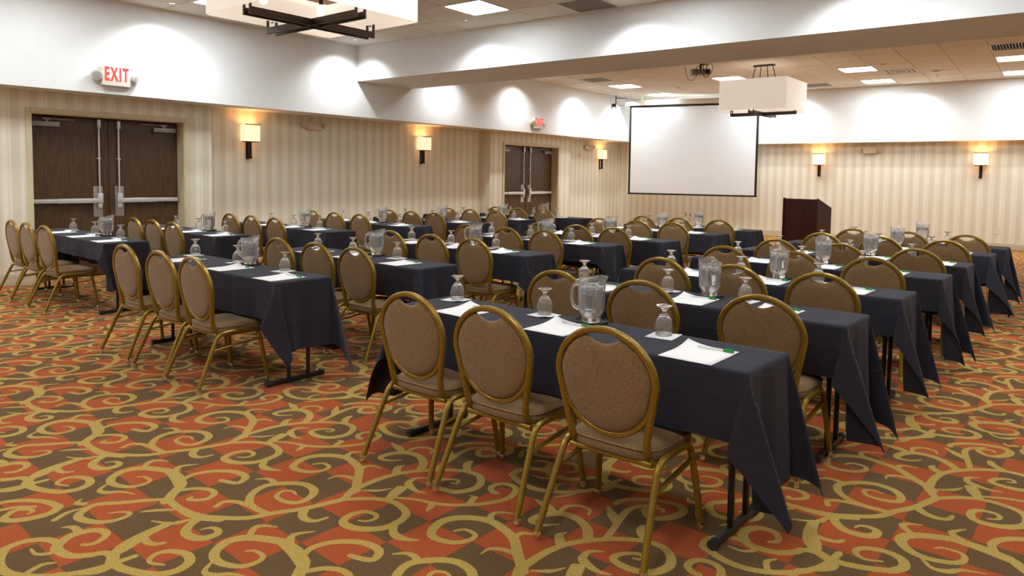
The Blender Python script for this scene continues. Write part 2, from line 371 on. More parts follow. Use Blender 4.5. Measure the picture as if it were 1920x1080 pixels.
# ------------------------------------------------------------------ floor: checked carpet with inlaid scrolls
def build_floor():
    PX, PY = CB
    strokes = []
    for wd, pts in STROKES:
        C = np.array([tuple(v) for v in spline([(x, y, 0) for x, y in pts], 3)])[:, :2]
        W = np.interp(np.linspace(0, 1, len(C)), [0, .5, 1], wd) / 2
        T = np.gradient(C, axis=0); T /= np.maximum(np.linalg.norm(T, axis=1), 1e-9)[:, None]
        Nn = np.stack([-T[:, 1], T[:, 0]], 1)
        strokes.append((C, W, Nn, T))
    verts = []; edges = []
    def ring(pts):
        if pts[:, 0].max() < -.01 or pts[:, 0].min() > PX + .01 or pts[:, 1].max() < -.01 or pts[:, 1].min() > PY + .01: return
        b = len(verts); verts.extend(Vector((float(x), float(y))) for x, y in pts)
        edges.extend((b + i, b + (i + 1) % len(pts)) for i in range(len(pts)))
    for C, W, Nn, T in strokes:
        L = C + Nn * W[:, None]; Rr = C - Nn * W[:, None]
        poly = np.vstack([L, [C[-1] + T[-1] * W[-1] * .8], Rr[::-1], [C[0] - T[0] * W[0] * .8]])
        c = C.mean(0); i0 = -math.floor(c[0] / PX); j0 = -math.floor(c[1] / PY)
        for i in (-2, -1, 0, 1, 2):
            for j in (-1, 0, 1): ring(poly + [(i0 + i) * PX, (j0 + j) * PY])
    b = len(verts); nb = []
    verts.extend([Vector((0, 0)), Vector((PX, 0)), Vector((PX, PY)), Vector((0, PY))])
    edges.extend([(b, b + 1), (b + 1, b + 2), (b + 2, b + 3), (b + 3, b)])
    ov, oe, of, *_ = geometry.delaunay_2d_cdt(verts, edges, [], 0, 1e-5)
    V = np.array([tuple(v) for v in ov]); Fc = np.array([f for f in of if len(f) == 3])
    cen = V[Fc].mean(1)
    keep = (cen[:, 0] > 0) & (cen[:, 0] < PX) & (cen[:, 1] > 0) & (cen[:, 1] < PY)
    Fc = Fc[keep]; cen = cen[keep]
    inside = np.zeros(len(Fc), bool)
    for C, W, Nn, T in strokes:
        for i in range(len(C) - 1):
            a, e = C[i], C[i + 1] - C[i]; l2 = max(e @ e, 1e-12); mid = a + e / 2
            d = cen - mid; d[:, 0] -= np.round(d[:, 0] / PX) * PX; d[:, 1] -= np.round(d[:, 1] / PY) * PY
            t = np.clip(d @ e / l2, -.5, .5); r = d - t[:, None] * e
            inside |= (r * r).sum(1) < (W[i] + (t + .5) * (W[i + 1] - W[i])) ** 2
    used = np.unique(Fc); remap = -np.ones(len(V), int); remap[used] = np.arange(len(used)); V = V[used]; Fc = remap[Fc]
    ct, st = math.cos(TH), math.sin(TH)
    cells = []
    for i in range(-14, 7):
        for j in range(-3, 13):
            cx, cy = (i + .5) * PX, (j + .5) * PY
            x, y = ct * cx - st * cy, st * cx + ct * cy
            if -11.6 < x < 4.2 and -.4 < y < 19.9: cells.append((i, j))
    off = np.array([(i * PX, j * PY) for i, j in cells])
    allv = (V[None] + off[:, None]).reshape(-1, 2)
    allv = np.stack([ct * allv[:, 0] - st * allv[:, 1], st * allv[:, 0] + ct * allv[:, 1], np.zeros(len(allv))], 1)
    allf = (Fc[None] + (np.arange(len(cells)) * len(V))[:, None, None]).reshape(-1, 3)
    mi = np.tile(inside.astype(np.int32), len(cells))
    # make every triangle face up
    a, b_, c_ = allv[allf[:, 0]], allv[allf[:, 1]], allv[allf[:, 2]]
    up = np.cross(b_ - a, c_ - a)[:, 2] < 0
    allf[up] = allf[up][:, ::-1]
    me = bpy.data.meshes.new('floor')
    n, m = len(allv), len(allf)
    me.vertices.add(n); me.vertices.foreach_set('co', allv.astype(np.float32).ravel())
    me.loops.add(m * 3); me.loops.foreach_set('vertex_index', allf.astype(np.int32).ravel())
    me.polygons.add(m); me.polygons.foreach_set('loop_start', np.arange(0, m * 3, 3, dtype=np.int32))
    me.polygons.foreach_set('material_index', mi)
    me.materials.append(M['carpet']); me.materials.append(M['carpet_gold'])
    me.update(calc_edges=True)
    put('floor', me, kind='structure')
    print('floor tris', m, 'cell', len(Fc))
build_floor()
XR_, YF_ = 5.6, -4.2
put('floor', (boxes([(-11.6, XR_ + .2, YF_ - .2, 19.6, -.12, -.004)]), 'carpet'), kind='structure')

# ------------------------------------------------------------------ side wall (runs 1.2 degrees off square)
K = .0209; KN = math.hypot(1, K)
AX = Vector((K, 1, 0)) / KN; AN = Vector((1, -K, 0)) / KN
O_D = Vector((-10.64, 3.2, 0))
def LW(s, n, z):                      # s along the wall, n into the room from the door wall face
    p = O_D + AX * s + AN * n; return (p.x, p.y, z)
def lboxes(lst, bevel=0.): return boxes(lst, T=LW, bevel=bevel)
NS, NR = .42, -.23                    # soffit face, recessed wall face
ZS, ZCF, ZCB = 2.53, 3.79, 3.77
S_END = 15.95
D1 = (.418, 2.45); D2 = (10.197, 12.43); B1 = 2.884; B2 = (9.681, 13.004); ZD = 2.245
put('wall_left', (lboxes([(-7.6, S_END + .4, NR - .3, NR - .22, 0, 4.0), (B1, B2[0], NR - .22, NR, 0, ZS + .05), (B2[1], S_END + .4, NR - .22, NR, 0, ZS + .05)]), 'paper_y'), kind='structure')
put('wall_left', (lboxes([(-7.6, D1[0], NR - .22, 0, 0, ZS + .05), (D1[1], B1, NR - .22, 0, 0, ZS + .05), (D1[0], D1[1], NR - .22, 0, ZD, ZS + .05)]), 'paper_y'), kind='structure')
put('wall_left', (lboxes([(B2[0], D2[0], NR - .22, 0, 0, ZS + .05), (D2[1], B2[1], NR - .22, 0, 0, ZS + .05), (D2[0], D2[1], NR - .22, 0, ZD, ZS + .05)]), 'paper_y'), kind='structure')
put('trim_1', (lboxes([(-7.6, 6.93, NR - .2, NS, ZS, 4.0), (6.93, S_END + .4, NR - .2, NS - .006, ZS, 4.0)]), 'white'), kind='structure')

YB, YBS, ZBS = 19.25, 19.03, 2.425     # end wall, its soffit face and soffit height
put('wall_back', (boxes([(-10.9, XR_, YB, YB + .12, 0, 2.6)]), 'paper_x'), kind='structure')
put('trim_2', (boxes([(-10.02, XR_, YBS, YB + .12, ZBS, 4.0)]), 'white'), kind='structure')
put('wall_right', (boxes([(XR_, XR_ + .12, YF_, YB, 0, 4.0)]), 'paper_y'), kind='structure')
put('wall_front', (boxes([(-11.3, XR_, YF_ - .12, YF_, 0, 4.0)]), 'paper_x'), kind='structure')
BY0, BY1, BZ = 8.62, 9.98, 3.165
put('trim_3', (boxes([(-10.15, XR_, BY0, BY1, BZ, 4.0)]), 'white'), kind='structure')

def baseboard(name, segs, T=None):
    lst = []
    for a, b, q, sgn in segs:
        lst += [(a, b, *sorted((q, q + sgn * .016)), 0, .128), (a, b, *sorted((q, q + sgn * .010)), .128, .146)]
    put(name, (boxes(lst, T=T, bevel=.003), 'base'), kind='structure')
baseboard('baseboard_left', [(-7, D1[0] - .06, 0, 1), (D1[1] + .06, B1, 0, 1), (B1, B2[0], NR, 1), (B2[0], D2[0] - .06, 0, 1), (D2[1] + .06, B2[1], 0, 1), (B2[1], S_END, NR, 1)], LW)
baseboard('baseboard_back', [(-10.2, XR_, YB, -1)])

# ------------------------------------------------------------------ ceilings: tiles laid in a grid, one object per tile
PIT = .668
def build_ceiling(xs, ys, z, holes, clipx, visible):
    c = put('ceiling', (boxes([(clipx[0] - .3, clipx[1], ys[0] - .4, ys[-1] + .4, z + .03, z + .12)]), 'grid'), kind='structure')
    t_me = {}
    far = bmesh.new()
    for i in range(len(xs) - 1):
        for j in range(len(ys) - 1):
            a, b, y0, y1 = xs[i], xs[i + 1], ys[j], ys[j + 1]
            if any(h[0] - .05 < (a + b) / 2 < h[1] + .05 and h[2] - .05 < (y0 + y1) / 2 < h[3] + .05 for h in holes): continue
            k = (round(b - a, 3), round(y1 - y0, 3)); g = .008
            if visible((a + b) / 2, (y0 + y1) / 2):
                if k not in t_me:
                    t_me[k] = mesh_of(boxes([(-k[0] / 2 + g, k[0] / 2 - g, -k[1] / 2 + g, k[1] / 2 - g, 0, .014)]), 'tile', 'tile')
                put('tile', t_me[k], c, ((a + b) / 2, (y0 + y1) / 2, z + random.uniform(-.001, .001)))
            else: box(far, a + g, b - g, y0 + g, y1 - g, z, z + .014)
    put('tile_field', (far, 'tile'), c, kind='stuff')
    bm = bmesh.new()
    for x in xs: box(bm, x - .0115, x + .0115, ys[0], ys[-1], z + .012, z + .032)
    for y in ys: box(bm, xs[0], xs[-1], y - .0115, y + .0115, z + .012, z + .031)
    put('grid', (bm, 'grid'), c)
    return c
XG = [-3.645 + PIT * k for k in range(-10, 14)]
YGB = [18.5 - .71 * k for k in range(12, -1, -1)] + [YBS]
YGF = [BY0 - .7 * k for k in range(18, -1, -1)]
XGF = [-5.40 + PIT * k for k in range(-8, 17)]
lights = []                          # (x, y, z) centres of the light panels
colB = [(-3.645 + PIT * k + PIT / 2) for k in (-8, -4, 0, 4, 8)]
rowB = [15.66 + .355, 17.79 + .355]
for y in rowB:
    for x in colB: lights.append((x, y, ZCB))
for k, y in ((-2, 7.22 + .35), (2, 7.22 + .35), (6, 7.22 + .35), (10, 7.22 + .35), (-6, 5.12 + .35), (-6, 3.3), (-6, 1.2), (-6, -1.9), (2, 3.72), (6, 3.72), (10, 3.72), (-2, .92), (2, .92), (6, .92), (10, .92), (-2, -1.88), (6, -1.88)):  # out-of-view panels added to light the room, left column for the door wall
    yy = min(YGF, key=lambda q: abs(q + .35 - y)) + .35
    lights.append((-5.40 + PIT * k + PIT / 2, yy, ZCF))
vents = [(-8.985 - PIT / 2 + PIT * .5 + .334, 14.24 + .355, ZCB, 'square grey ceiling vent beside the left wall beyond the beam'),
         (-3.645 + PIT * 4.5 - .334 + .334, 14.24 + .355, ZCB, 'dark slotted ceiling vent near the right edge beyond the beam'),
         (-5.40 + PIT * .5, BY0 - .35, ZCF, 'square grey ceiling vent against the beam in the nearer ceiling'),
         (-3.645 + PIT * 1.5 - .15 + .15, 16.37 + .355, ZCB, 'white stepped air diffuser between two lit ceiling panels'),
         (-3.645 - PIT * 1.5, 18.5 - .355, ZCB, 'grey return vent against the end wall behind the far pendant lamp')]
vents[0] = (-3.645 - PIT * 7.5, 14.24 + .355, ZCB, vents[0][3])
holes = [(x - .3, x + .3, y - .3, y + .3) for x, y, z in lights] + [(v[0] - .3, v[0] + .3, v[1] - .3, v[1] + .3) for v in vents]
def vis_px(x, y, z):
    p = Vector((x, y, z - 1.51)); d = p.dot(F_)
    if d < .3: return False
    u = 960 + 1334.3 * p.dot(R_) / d; v = 409.3 - 1334.3 * p.dot(U_) / d
    return -60 < u < 1980 and v > -60
build_ceiling(XG, YGB, ZCB, holes, (XG[0], XR_), lambda x, y: vis_px(x, y, ZCB) and y > 10.5)
build_ceiling(XGF, YGF, ZCF, holes, (XGF[0], XR_), lambda x, y: vis_px(x, y, ZCF))

# ------------------------------------------------------------------ doors
def double_door(name, s0, s1, hide=False):
    d = bpy.data.objects.new(name, None); COL.objects.link(d); d['kind'] = 'structure'
    d.location = LW(s0, 0, 0); L0 = Vector(d.location)
    T = lambda s, n, z: tuple(Vector(LW(s, n, z)) - L0)
    lb = lambda lst, bev=0.: boxes(lst, T=T, bevel=bev)
    cw = .062
    put('door_frame', (lb([(s0 - cw, s0, 0, .022, 0, ZD + cw), (s1, s1 + cw, 0, .022, 0, ZD + cw), (s0, s1, 0, .022, ZD, ZD + cw)], .006), 'trim'), d)
    put('jamb', (lb([(s0 - .01, s0 + .012, -.30, .004, 0, ZD), (s1 - .012, s1 + .01, -.30, .004, 0, ZD), (s0, s1, -.30, .004, ZD - .012, ZD + .01)]), 'trim'), d)
    mid = (s0 + s1) / 2; nf = -.20
    put('meeting_post', (lb([(mid - .012, mid + .012, nf - .06, nf - .012, 0, ZD - .02)]), 'doorwood'), d)
    put('threshold_backing', (lb([(s0, s1, nf - .09, nf - .07, 0, ZD)]), 'dark'), d)
    for sg, a, b in ((-1, s0 + .016, mid - .010), (1, mid + .010, s1 - .016)):
        lf = put('door_leaf', (lb([(a, b, nf - .045, nf, .012, ZD - .022)], .002), 'doorwood'), d)
        e = b if sg < 0 else a                        # meeting edge
        q = lambda u0, u1: tuple(sorted((e + sg * u0, e + sg * u1)))
        put('backing_plate', (lb([(*q(.075, .195), nf, nf + .004, .84, 1.275)], .001), 'alu'), lf)
        bm = lb([(*q(.085, .155), nf + .004, nf + .062, 1.03, 1.175), (*q(.09, .150), nf + .004, nf + .05, .965, 1.025)], .008)
        put('latch_case', (bm, 'bar', 40), lf)
        h = (b - a)
        put('push_bar', (lb([(*q(.145, h - .33), nf + .022, nf + .064, 1.038, 1.104), (*q(h - .335, h - .02), nf + .012, nf + .052, 1.042, 1.100)], .006), 'bar', 40), lf)
        bm = bmesh.new(); cyl(bm, T(e + sg * .122, nf + .035, 1.17), T(e + sg * .122, nf + .035, ZD - .10), .011)
        put('vertical_rod', (bm, 'bar', 40), lf)
        put('rod_latch', (lb([(*q(.098, .146), nf, nf + .055, ZD - .155, ZD - .028)], .008), 'alu', 40), lf)
        put('rod_guide', (lb([(*q(.095, .150), nf, nf + .04, 1.66, 1.675)], .003), 'bar'), lf)
        put('closer_body', (lb([(*q(h - .37, h - .035), nf, nf + .06, ZD - .165, ZD - .10)], .006), 'silver', 40), lf)
        bm = lb([(*q(h - .27, h - .17), nf + .015, nf + .05, ZD - .075, ZD - .05), (*q(h - .235, h - .205), nf + .02, nf + .05, ZD - .11, ZD - .07), (*q(h - .56, h - .23), nf + .022, nf + .036, ZD - .068, ZD - .054)], .003)
        put('closer_arm', (bm, 'silver', 40), lf)
    return d
double_door('door_1', *D1)
double_door('door_2', *D2)

# ------------------------------------------------------------------ lamps helper
def light(name, kind, parent, loc, power, color=(1, 1, 1), **kw):
    l = bpy.data.lights.new(name, kind); l.energy = power; l.color = color
    for k, v in kw.items(): setattr(l, k, v)
    o = bpy.data.objects.new(name, l); COL.objects.link(o); o.parent = parent; o.location = loc
    return o
ORD = ['nearest', 'second', 'third', 'fourth', 'fifth', 'sixth', 'seventh']

# ------------------------------------------------------------------ ceiling light panels
fr_me = mesh_of(boxes([(-.334, .334, -.355, -.318, -.006, .03), (-.334, .334, .318, .355, -.006, .03), (-.334, -.306, -.318, .318, -.006, .03), (.306, .334, -.318, .318, -.006, .03)]), 'frame', 'white')
pn_me = mesh_of(boxes([(-.306, .306, -.318, .318, .004, .012)]), 'diffuser', 'panel')
HID = 'lit square ceiling light panel added out of the picture to light the room'  # unseen panels, added for their light
lab = {(0, 0): 'lit square ceiling panel by the screen housing in the far left corner', (1, 0): 'lit square ceiling panel hidden above the projection screen',
       (2, 0): 'lit square ceiling panel by the end wall, right of the white air diffuser row', (3, 0): 'lit square ceiling panel nearest the end wall at the right edge',
       (0, 1): 'lit square ceiling panel above the far exit sign and left of the screen', (1, 1): 'lit square ceiling panel just left of the far pendant lamp',
       (2, 1): 'lit square ceiling panel right of the far pendant, next to the air diffuser', (3, 1): 'lit square ceiling panel at the right edge below the dark slotted vent'}
lab[(2, 0)] = 'lit square ceiling panel by the end wall, right of the far pendant lamp'
for y in range(2):
    for x in range(5):
        n = y * 5 + x
        key = (x, 1 - y); px, py, pz = lights[n]
        t = thing('ceiling_light', lab.get(key, HID), 'ceiling light', (px, py, pz), group='square ceiling light panels')
        put('frame', fr_me, t); put('diffuser', pn_me, t)
for n, (px, py, pz) in enumerate(lights[10:]):
    l_ = HID
    if n == 0: l_ = 'lit square ceiling panel in the nearer ceiling, right of the big pendant lamp'
    if n == 4: l_ = 'lit square ceiling panel half hidden left of the big near pendant lamp'
    t = thing('ceiling_light', l_, 'ceiling light', (px, py, pz), group='square ceiling light panels')
    put('frame', fr_me, t); put('diffuser', pn_me, t)

# ------------------------------------------------------------------ vents
for n, (vx, vy, vz, l_) in enumerate(vents):
    t = thing('ceiling_vent', l_, 'vent', (vx, vy, vz), group='ceiling vents')
    put('frame', fr_me, t)
    if n == 3:
        for k in range(3):
            a = .29 - k * .085
            put('diffuser_ring', (boxes([(-a, a, -a - .01, -a + .03, .0 - k * .004, .02), (-a, a, a - .03, a + .01, -k * .004, .02), (-a - .01, -a + .03, -a, a, -k * .004, .02), (a - .03, a + .01, -a, a, -k * .004, .02)], bevel=.003), 'white'), t)
        put('backing', (boxes([(-.306, .306, -.318, .318, .02, .03)]), 'vent'), t)
    else:
        put('backing', (boxes([(-.306, .306, -.318, .318, .02, .03)]), 'dark' if n == 1 else 'vent'), t)
        bm = bmesh.new(); m = 14 if n == 1 else 30
        for k in range(m):
            u = -.30 + .6 * (k + .5) / m
            if n == 1: box(bm, u - .004, u + .004, -.315, .315, .002, .02)
            else: box(bm, -.304, .304, u * 1.05 - .006, u * 1.05 + .006, .004, .016)
        put('louvres', (bm, 'silver' if n == 1 else 'vent'), t, kind='stuff')

# ------------------------------------------------------------------ wall washing downlights
def downlight(x, y, z, tgt, label, power=P_SPOT, visible=True):
    t = thing('downlight', label, 'downlight', (x, y, z), group='small recessed downlights')
    bm = bmesh.new(); lathe(bm, [(.062, .006), (.062, -.006), (.085, -.010), (.098, -.004), (.098, .006)], 24); put('trim_ring', (bm, 'white', 40), t)
    bm = bmesh.new(); lathe(bm, [(.0, -.012), (.03, -.012), (.046, -.004), (.060, .004), (.0, .006)], 20); put('eyeball', (bm, 'chrome', 40), t)
    d = (Vector((tgt[0], tgt[1], 0)) - Vector((x, y, 0))).normalized() * .12 + Vector((0, 0, -1)); d.normalize()
    l = light('spot_lamp', 'SPOT', t, (d.x * .05, d.y * .05, -.05), power, (.93, .968, 1), spot_size=math.radians(132), spot_blend=1.0, shadow_soft_size=.04)
    l.rotation_euler = d.to_track_quat('-Z', 'Y').to_euler()
HD = 'small downlight aimed at a wall out of the picture'
for k, s in enumerate((-4.0, -1.35, 1.85, 5.0)):
    p = Vector(LW(s, NS + .48, 0)); q = LW(s, NS, 1.0)
    downlight(p.x, p.y, ZCF, q, {2: 'small downlight beside the left wall behind the big pendant', 3: 'small downlight in the ceiling corner where beam meets left wall'}.get(k, HD))
for k, s in enumerate((7.6, 10.0, 12.5, 14.6)):
    p = Vector(LW(s, NS + .48, 0)); q = LW(s, NS, 1.0)
    downlight(p.x, p.y, ZCB, q, ['small downlight hidden behind the beam by the left wall', 'small downlight beyond the beam above the far exit sign', 'small downlight by the left wall near the far exit sign', 'small downlight in the far left ceiling corner'][k])
for k, x in enumerate((-7.07, -4.42, -1.77, .9, 3.6)):
    downlight(x, BY0 - .55, ZCF, (x, BY0, 1.6), ['small downlight near the lit panel in front of the beam'][k] if k == 0 else HD)
for k, x in enumerate((-7.9, -5.28, -2.63, -.1, 2.6)):
    downlight(x, YBS - .48, ZCB, (x, YBS, 1.0), ['small downlight above the projection screen', 'small downlight by the end wall behind the far pendant', 'small downlight by the end wall right of the air diffuser', HD, HD][k])
def ceiling_dot(name, label, cat, x, y, z, r, mat='white', kind=0):
    t = thing(name, label, cat, (x, y, z))
    bm = bmesh.new(); lathe(bm, [(0, -.012), (r * .55, -.012), (r * .7, -.016), (r, -.008), (r, .004)], 24); put('cover', (bm, mat, 40), t)
    if kind:
        bm = bmesh.new(); lathe(bm, [(0, -.06), (.022, -.055), (.006, -.045), (.012, -.01), (.012, 0)], 12); put('head', (bm, 'alu', 40), t)
    else:
        bm = bmesh.new()
        for i in range(5):
            a = r * (.1 + .09 * i); lathe(bm, [(a, -.0165), (a + .006, -.0165), (a + .006, -.012)], 20)
        put('grille', (bm, 'vent'), t)
ceiling_dot('ceiling_speaker', 'faint round speaker cover in the ceiling beyond the beam', 'speaker', -2.03, 16.95, ZCB, .15, 'tile')
ceiling_dot('sprinkler_head', 'small sprinkler head in the ceiling below the round speaker', 'sprinkler', -2.08, 17.6, ZCB, .04, 'white', 1)
ceiling_dot('sprinkler_head', 'small sprinkler head in the ceiling above the screen', 'sprinkler', -7.6, 16.8, ZCB, .04, 'white', 1)
ceiling_dot('smoke_detector', 'small white detector in the ceiling left of the air diffuser', 'detector', -2.75, 15.45, ZCB, .075, 'white')

# ------------------------------------------------------------------ wall sconces
def sconce_build():
    t = thing('wall_sconce', 'x', 'wall lamp', group='wall sconces')
    # local: y = out of the wall, z=0 at bottom of shade
    bm = bmesh.new()
    w, h, d0, d1 = .135, .275, .035, .17
    for (x0, x1, y0, y1) in ((-w, w, d1 - .004, d1), (-w, -w + .004, d0, d1), (w - .004, w, d0, d1), (-w, w, d0, d0 + .004)):
        box(bm, x0, x1, y0, y1, 0, h)
    put('shade', (bm, 'sconce_shade'), t)
    bm = boxes([(-w - .003, w + .003, d1 - .002, d1 + .003, h - .012, h), (-w - .003, w + .003, d0 - .003, d0 + .002, h - .012, h)]); put('shade_rim', (bm, 'steel'), t)
    bm = boxes([(-w + .01, w - .01, d1 - .03, d1 - .01, -.020, -.004), (-w + .01, w - .01, d0 + .01, d0 + .03, -.020, -.004), (-.03, -.01, d0, d1 - .01, -.022, -.004), (.01, .03, d0, d1 - .01, -.022, -.004)], bevel=.002); put('bracket', (bm, 'steel'), t)
    bm = boxes([(-.022, .022, .062, .104, -.29, -.02), (-.026, .026, 0, .108, -.29, -.262), (-.018, .018, 0, .07, -.05, -.022)], bevel=.003); put('stem', (bm, 'steel'), t)
    put('wall_plate', (boxes([(-.03, .03, 0, .012, -.30, -.01)], bevel=.003), 'steel'), t)
    bm = bmesh.new(); lathe(bm, [(0, .04), (.02, .05), (.03, .10), (.028, .14), (.0, .16)], 14, cy=(d0 + d1) / 2); put('bulb', (bm, 'bulb', True), t)
    light('lamp', 'POINT', t, (0, (d0 + d1) / 2, .20), P_SCONCE, (1, .54, .22), shadow_soft_size=.03)
    return t
sc0 = sconce_build()
rzl = math.atan2(-AN.x, AN.y) + 0.0          # local +y -> AN
sc_pos = [(*LW(3.64, NR, 2.02),), (*LW(7.67, NR, 2.02),), (*LW(14.87, NR, 2.02),), (-4.78, YB, 1.885), (-1.33, YB, 1.885)]
sc_lab = ['lit amber wall sconce on the left wall nearest the near double doors', 'lit amber wall sconce between the two emergency lamps, second on the left wall',
          'lit amber wall sconce on the left wall beyond the far double doors', 'lit amber wall sconce on the end wall just right of the screen', 'lit amber wall sconce on the end wall near the right edge']
sc_lab[1] = 'lit amber wall sconce on the left wall just before the far double doors'
for i, p in enumerate(sc_pos):
    rz = rzl if i < 3 else PI
    if i == 0: sc0.location = p; sc0.rotation_euler = (0, 0, rz); sc0['label'] = sc_lab[0]
    else: dup(sc0, p, rz, sc_lab[i])

# ------------------------------------------------------------------ emergency lamps and exit signs
def lamp_head(bm_body, bm_lens, c, d, r=.055):
    c = Vector(c); d = Vector(d).normalized(); q = d.to_track_quat('Z', 'Y').to_matrix()
    def lt(bm, prof, n=20):
        rings = []
        for rr, z in prof:
            rings.append([bm.verts.new(c + q @ Vector((rr * math.cos(2 * PI * i / n), rr * math.sin(2 * PI * i / n), z))) for i in range(n)])
        for A, B in zip(rings, rings[1:]):
            for i in range(n): bm.faces.new((A[i], A[(i + 1) % n], B[(i + 1) % n], B[i]))
        bm.faces.new(rings[0][::-1]); bm.faces.new(rings[-1])
    lt(bm_body, [(r * .55, -r * .7), (r * .95, -r * .3), (r * 1.08, r * .35), (r * .92, r * .42)])
    lt(bm_lens, [(r * .90, r * .40), (r * .5, r * .48), (r * .1, r * .5)])
def emergency_lamp(label, loc, rz):
    t = thing('emergency_lamp', label, 'emergency lamp', loc, rz, 'beige emergency lamps')
    put('housing', (boxes([(-.155, .155, 0, .075, -.075, .075)], bevel=.02), 'beige_plastic', 40), t)
    for sg in (-1, 1):
        b, l = bmesh.new(), bmesh.new(); lamp_head(b, l, (sg * .215, .06, .015), (sg * .45, 1, -.5), .052)
        box(b, *sorted((sg * .14, sg * .19)), .03, .06, 0, .03)
        h = put('lamp_head', (b, 'beige_plastic', 40), t); put('lens', (l, 'headlens', 40), h)
emergency_lamp('beige emergency lamp with two heads between the two left wall sconces', LW(4.95, NR, 2.355), rzl)
emergency_lamp('beige emergency lamp with two heads beside the farthest left wall sconce', LW(14.25, NR, 2.32), rzl)
emergency_lamp('beige emergency lamp with two heads between the end wall sconces', (-3.62, YB, 2.235), PI)
def text_mesh(s, h, sx, depth, mat, bold=.012):
    cu = bpy.data.curves.new('t', 'FONT'); cu.body = s; cu.size = h / .73; cu.extrude = depth; cu.offset = bold; cu.align_x = 'CENTER'; cu.align_y = 'CENTER'; cu.space_character = 1.25
    o = bpy.data.objects.new('t', cu); COL.objects.link(o)
    dg = bpy.context.evaluated_depsgraph_get(); me = bpy.data.meshes.new_from_object(o.evaluated_get(dg))
    bpy.data.objects.remove(o); bpy.data.curves.remove(cu)
    me.transform(Matrix.Diagonal((sx, 1, 1, 1))); me.materials.clear(); me.materials.append(M[mat]); return me
ex_me = text_mesh('EXIT', .185, .50, .003, 'red', .006)
def exit_sign(label, s):
    t = thing('exit_sign', label, 'exit sign', LW(s, NS, 2.765), rzl, 'lit exit signs')
    put('housing', (boxes([(-.185, .185, 0, .075, -.128, .122)], bevel=.006), 'plate', 40), t)
    o = put('letters', ex_me, t, (0, .077, .018)); o.rotation_euler = (PI / 2, 0, PI)
    for sg in (-1, 1):
        b, l = bmesh.new(), bmesh.new(); lamp_head(b, l, (sg * .245, .06, .0), (sg * .55 - .25, 1, -.35), .065)
        box(b, *sorted((sg * .17, sg * .22)), .02, .06, -.015, .015)
        h = put('lamp_head', (b, 'plate', 40), t); put('lens', (l, 'headlens', 40), h)
exit_sign('red EXIT sign with two lamp heads above the near double doors', 1.285)
exit_sign('red EXIT sign with two lamp heads above the far double doors', 10.90)

# small wall plates
def wall_plate(name, label, cat, loc, rz, kind):
    t = thing(name, label, cat, loc, rz)
    if kind == 'round':
        bm = bmesh.new(); lathe(bm, [(0, .03), (.03, .03), (.055, .022), (.06, 0)], 20); bm.transform(Matrix.Rotation(-PI / 2, 4, 'X')); put('cover', (bm, 'plate', 40), t)
        put('strobe', (boxes([(-.02, .02, .028, .04, -.012, .012)], bevel=.004), 'silver'), t)
    else:
        put('plate', (boxes([(-.04, .04, 0, .008, -.062, .062)], bevel=.003), 'plate'), t)
        for z in (-.025, .025): put('socket', (boxes([(-.017, .017, .006, .011, z - .015, z + .015)], bevel=.003), 'dark' if kind == 'dark' else 'white'), t)
wall_plate('alarm_plate', 'round white alarm plate on the wall beside the far double doors', 'alarm', LW(13.8, NR, 2.09), rzl, 'round')
wall_plate('wall_outlet', 'left of two small wall outlets under the screen', 'outlet', (-8.36, YB, .46), PI, 'dark')
wall_plate('wall_outlet', 'right of two small wall outlets under the screen', 'outlet', (-8.23, YB, .46), PI, 'dark')
wall_plate('wall_outlet', 'white outlet low on the end wall near the right edge', 'outlet', (-.955, YB, .40), PI, 'white')

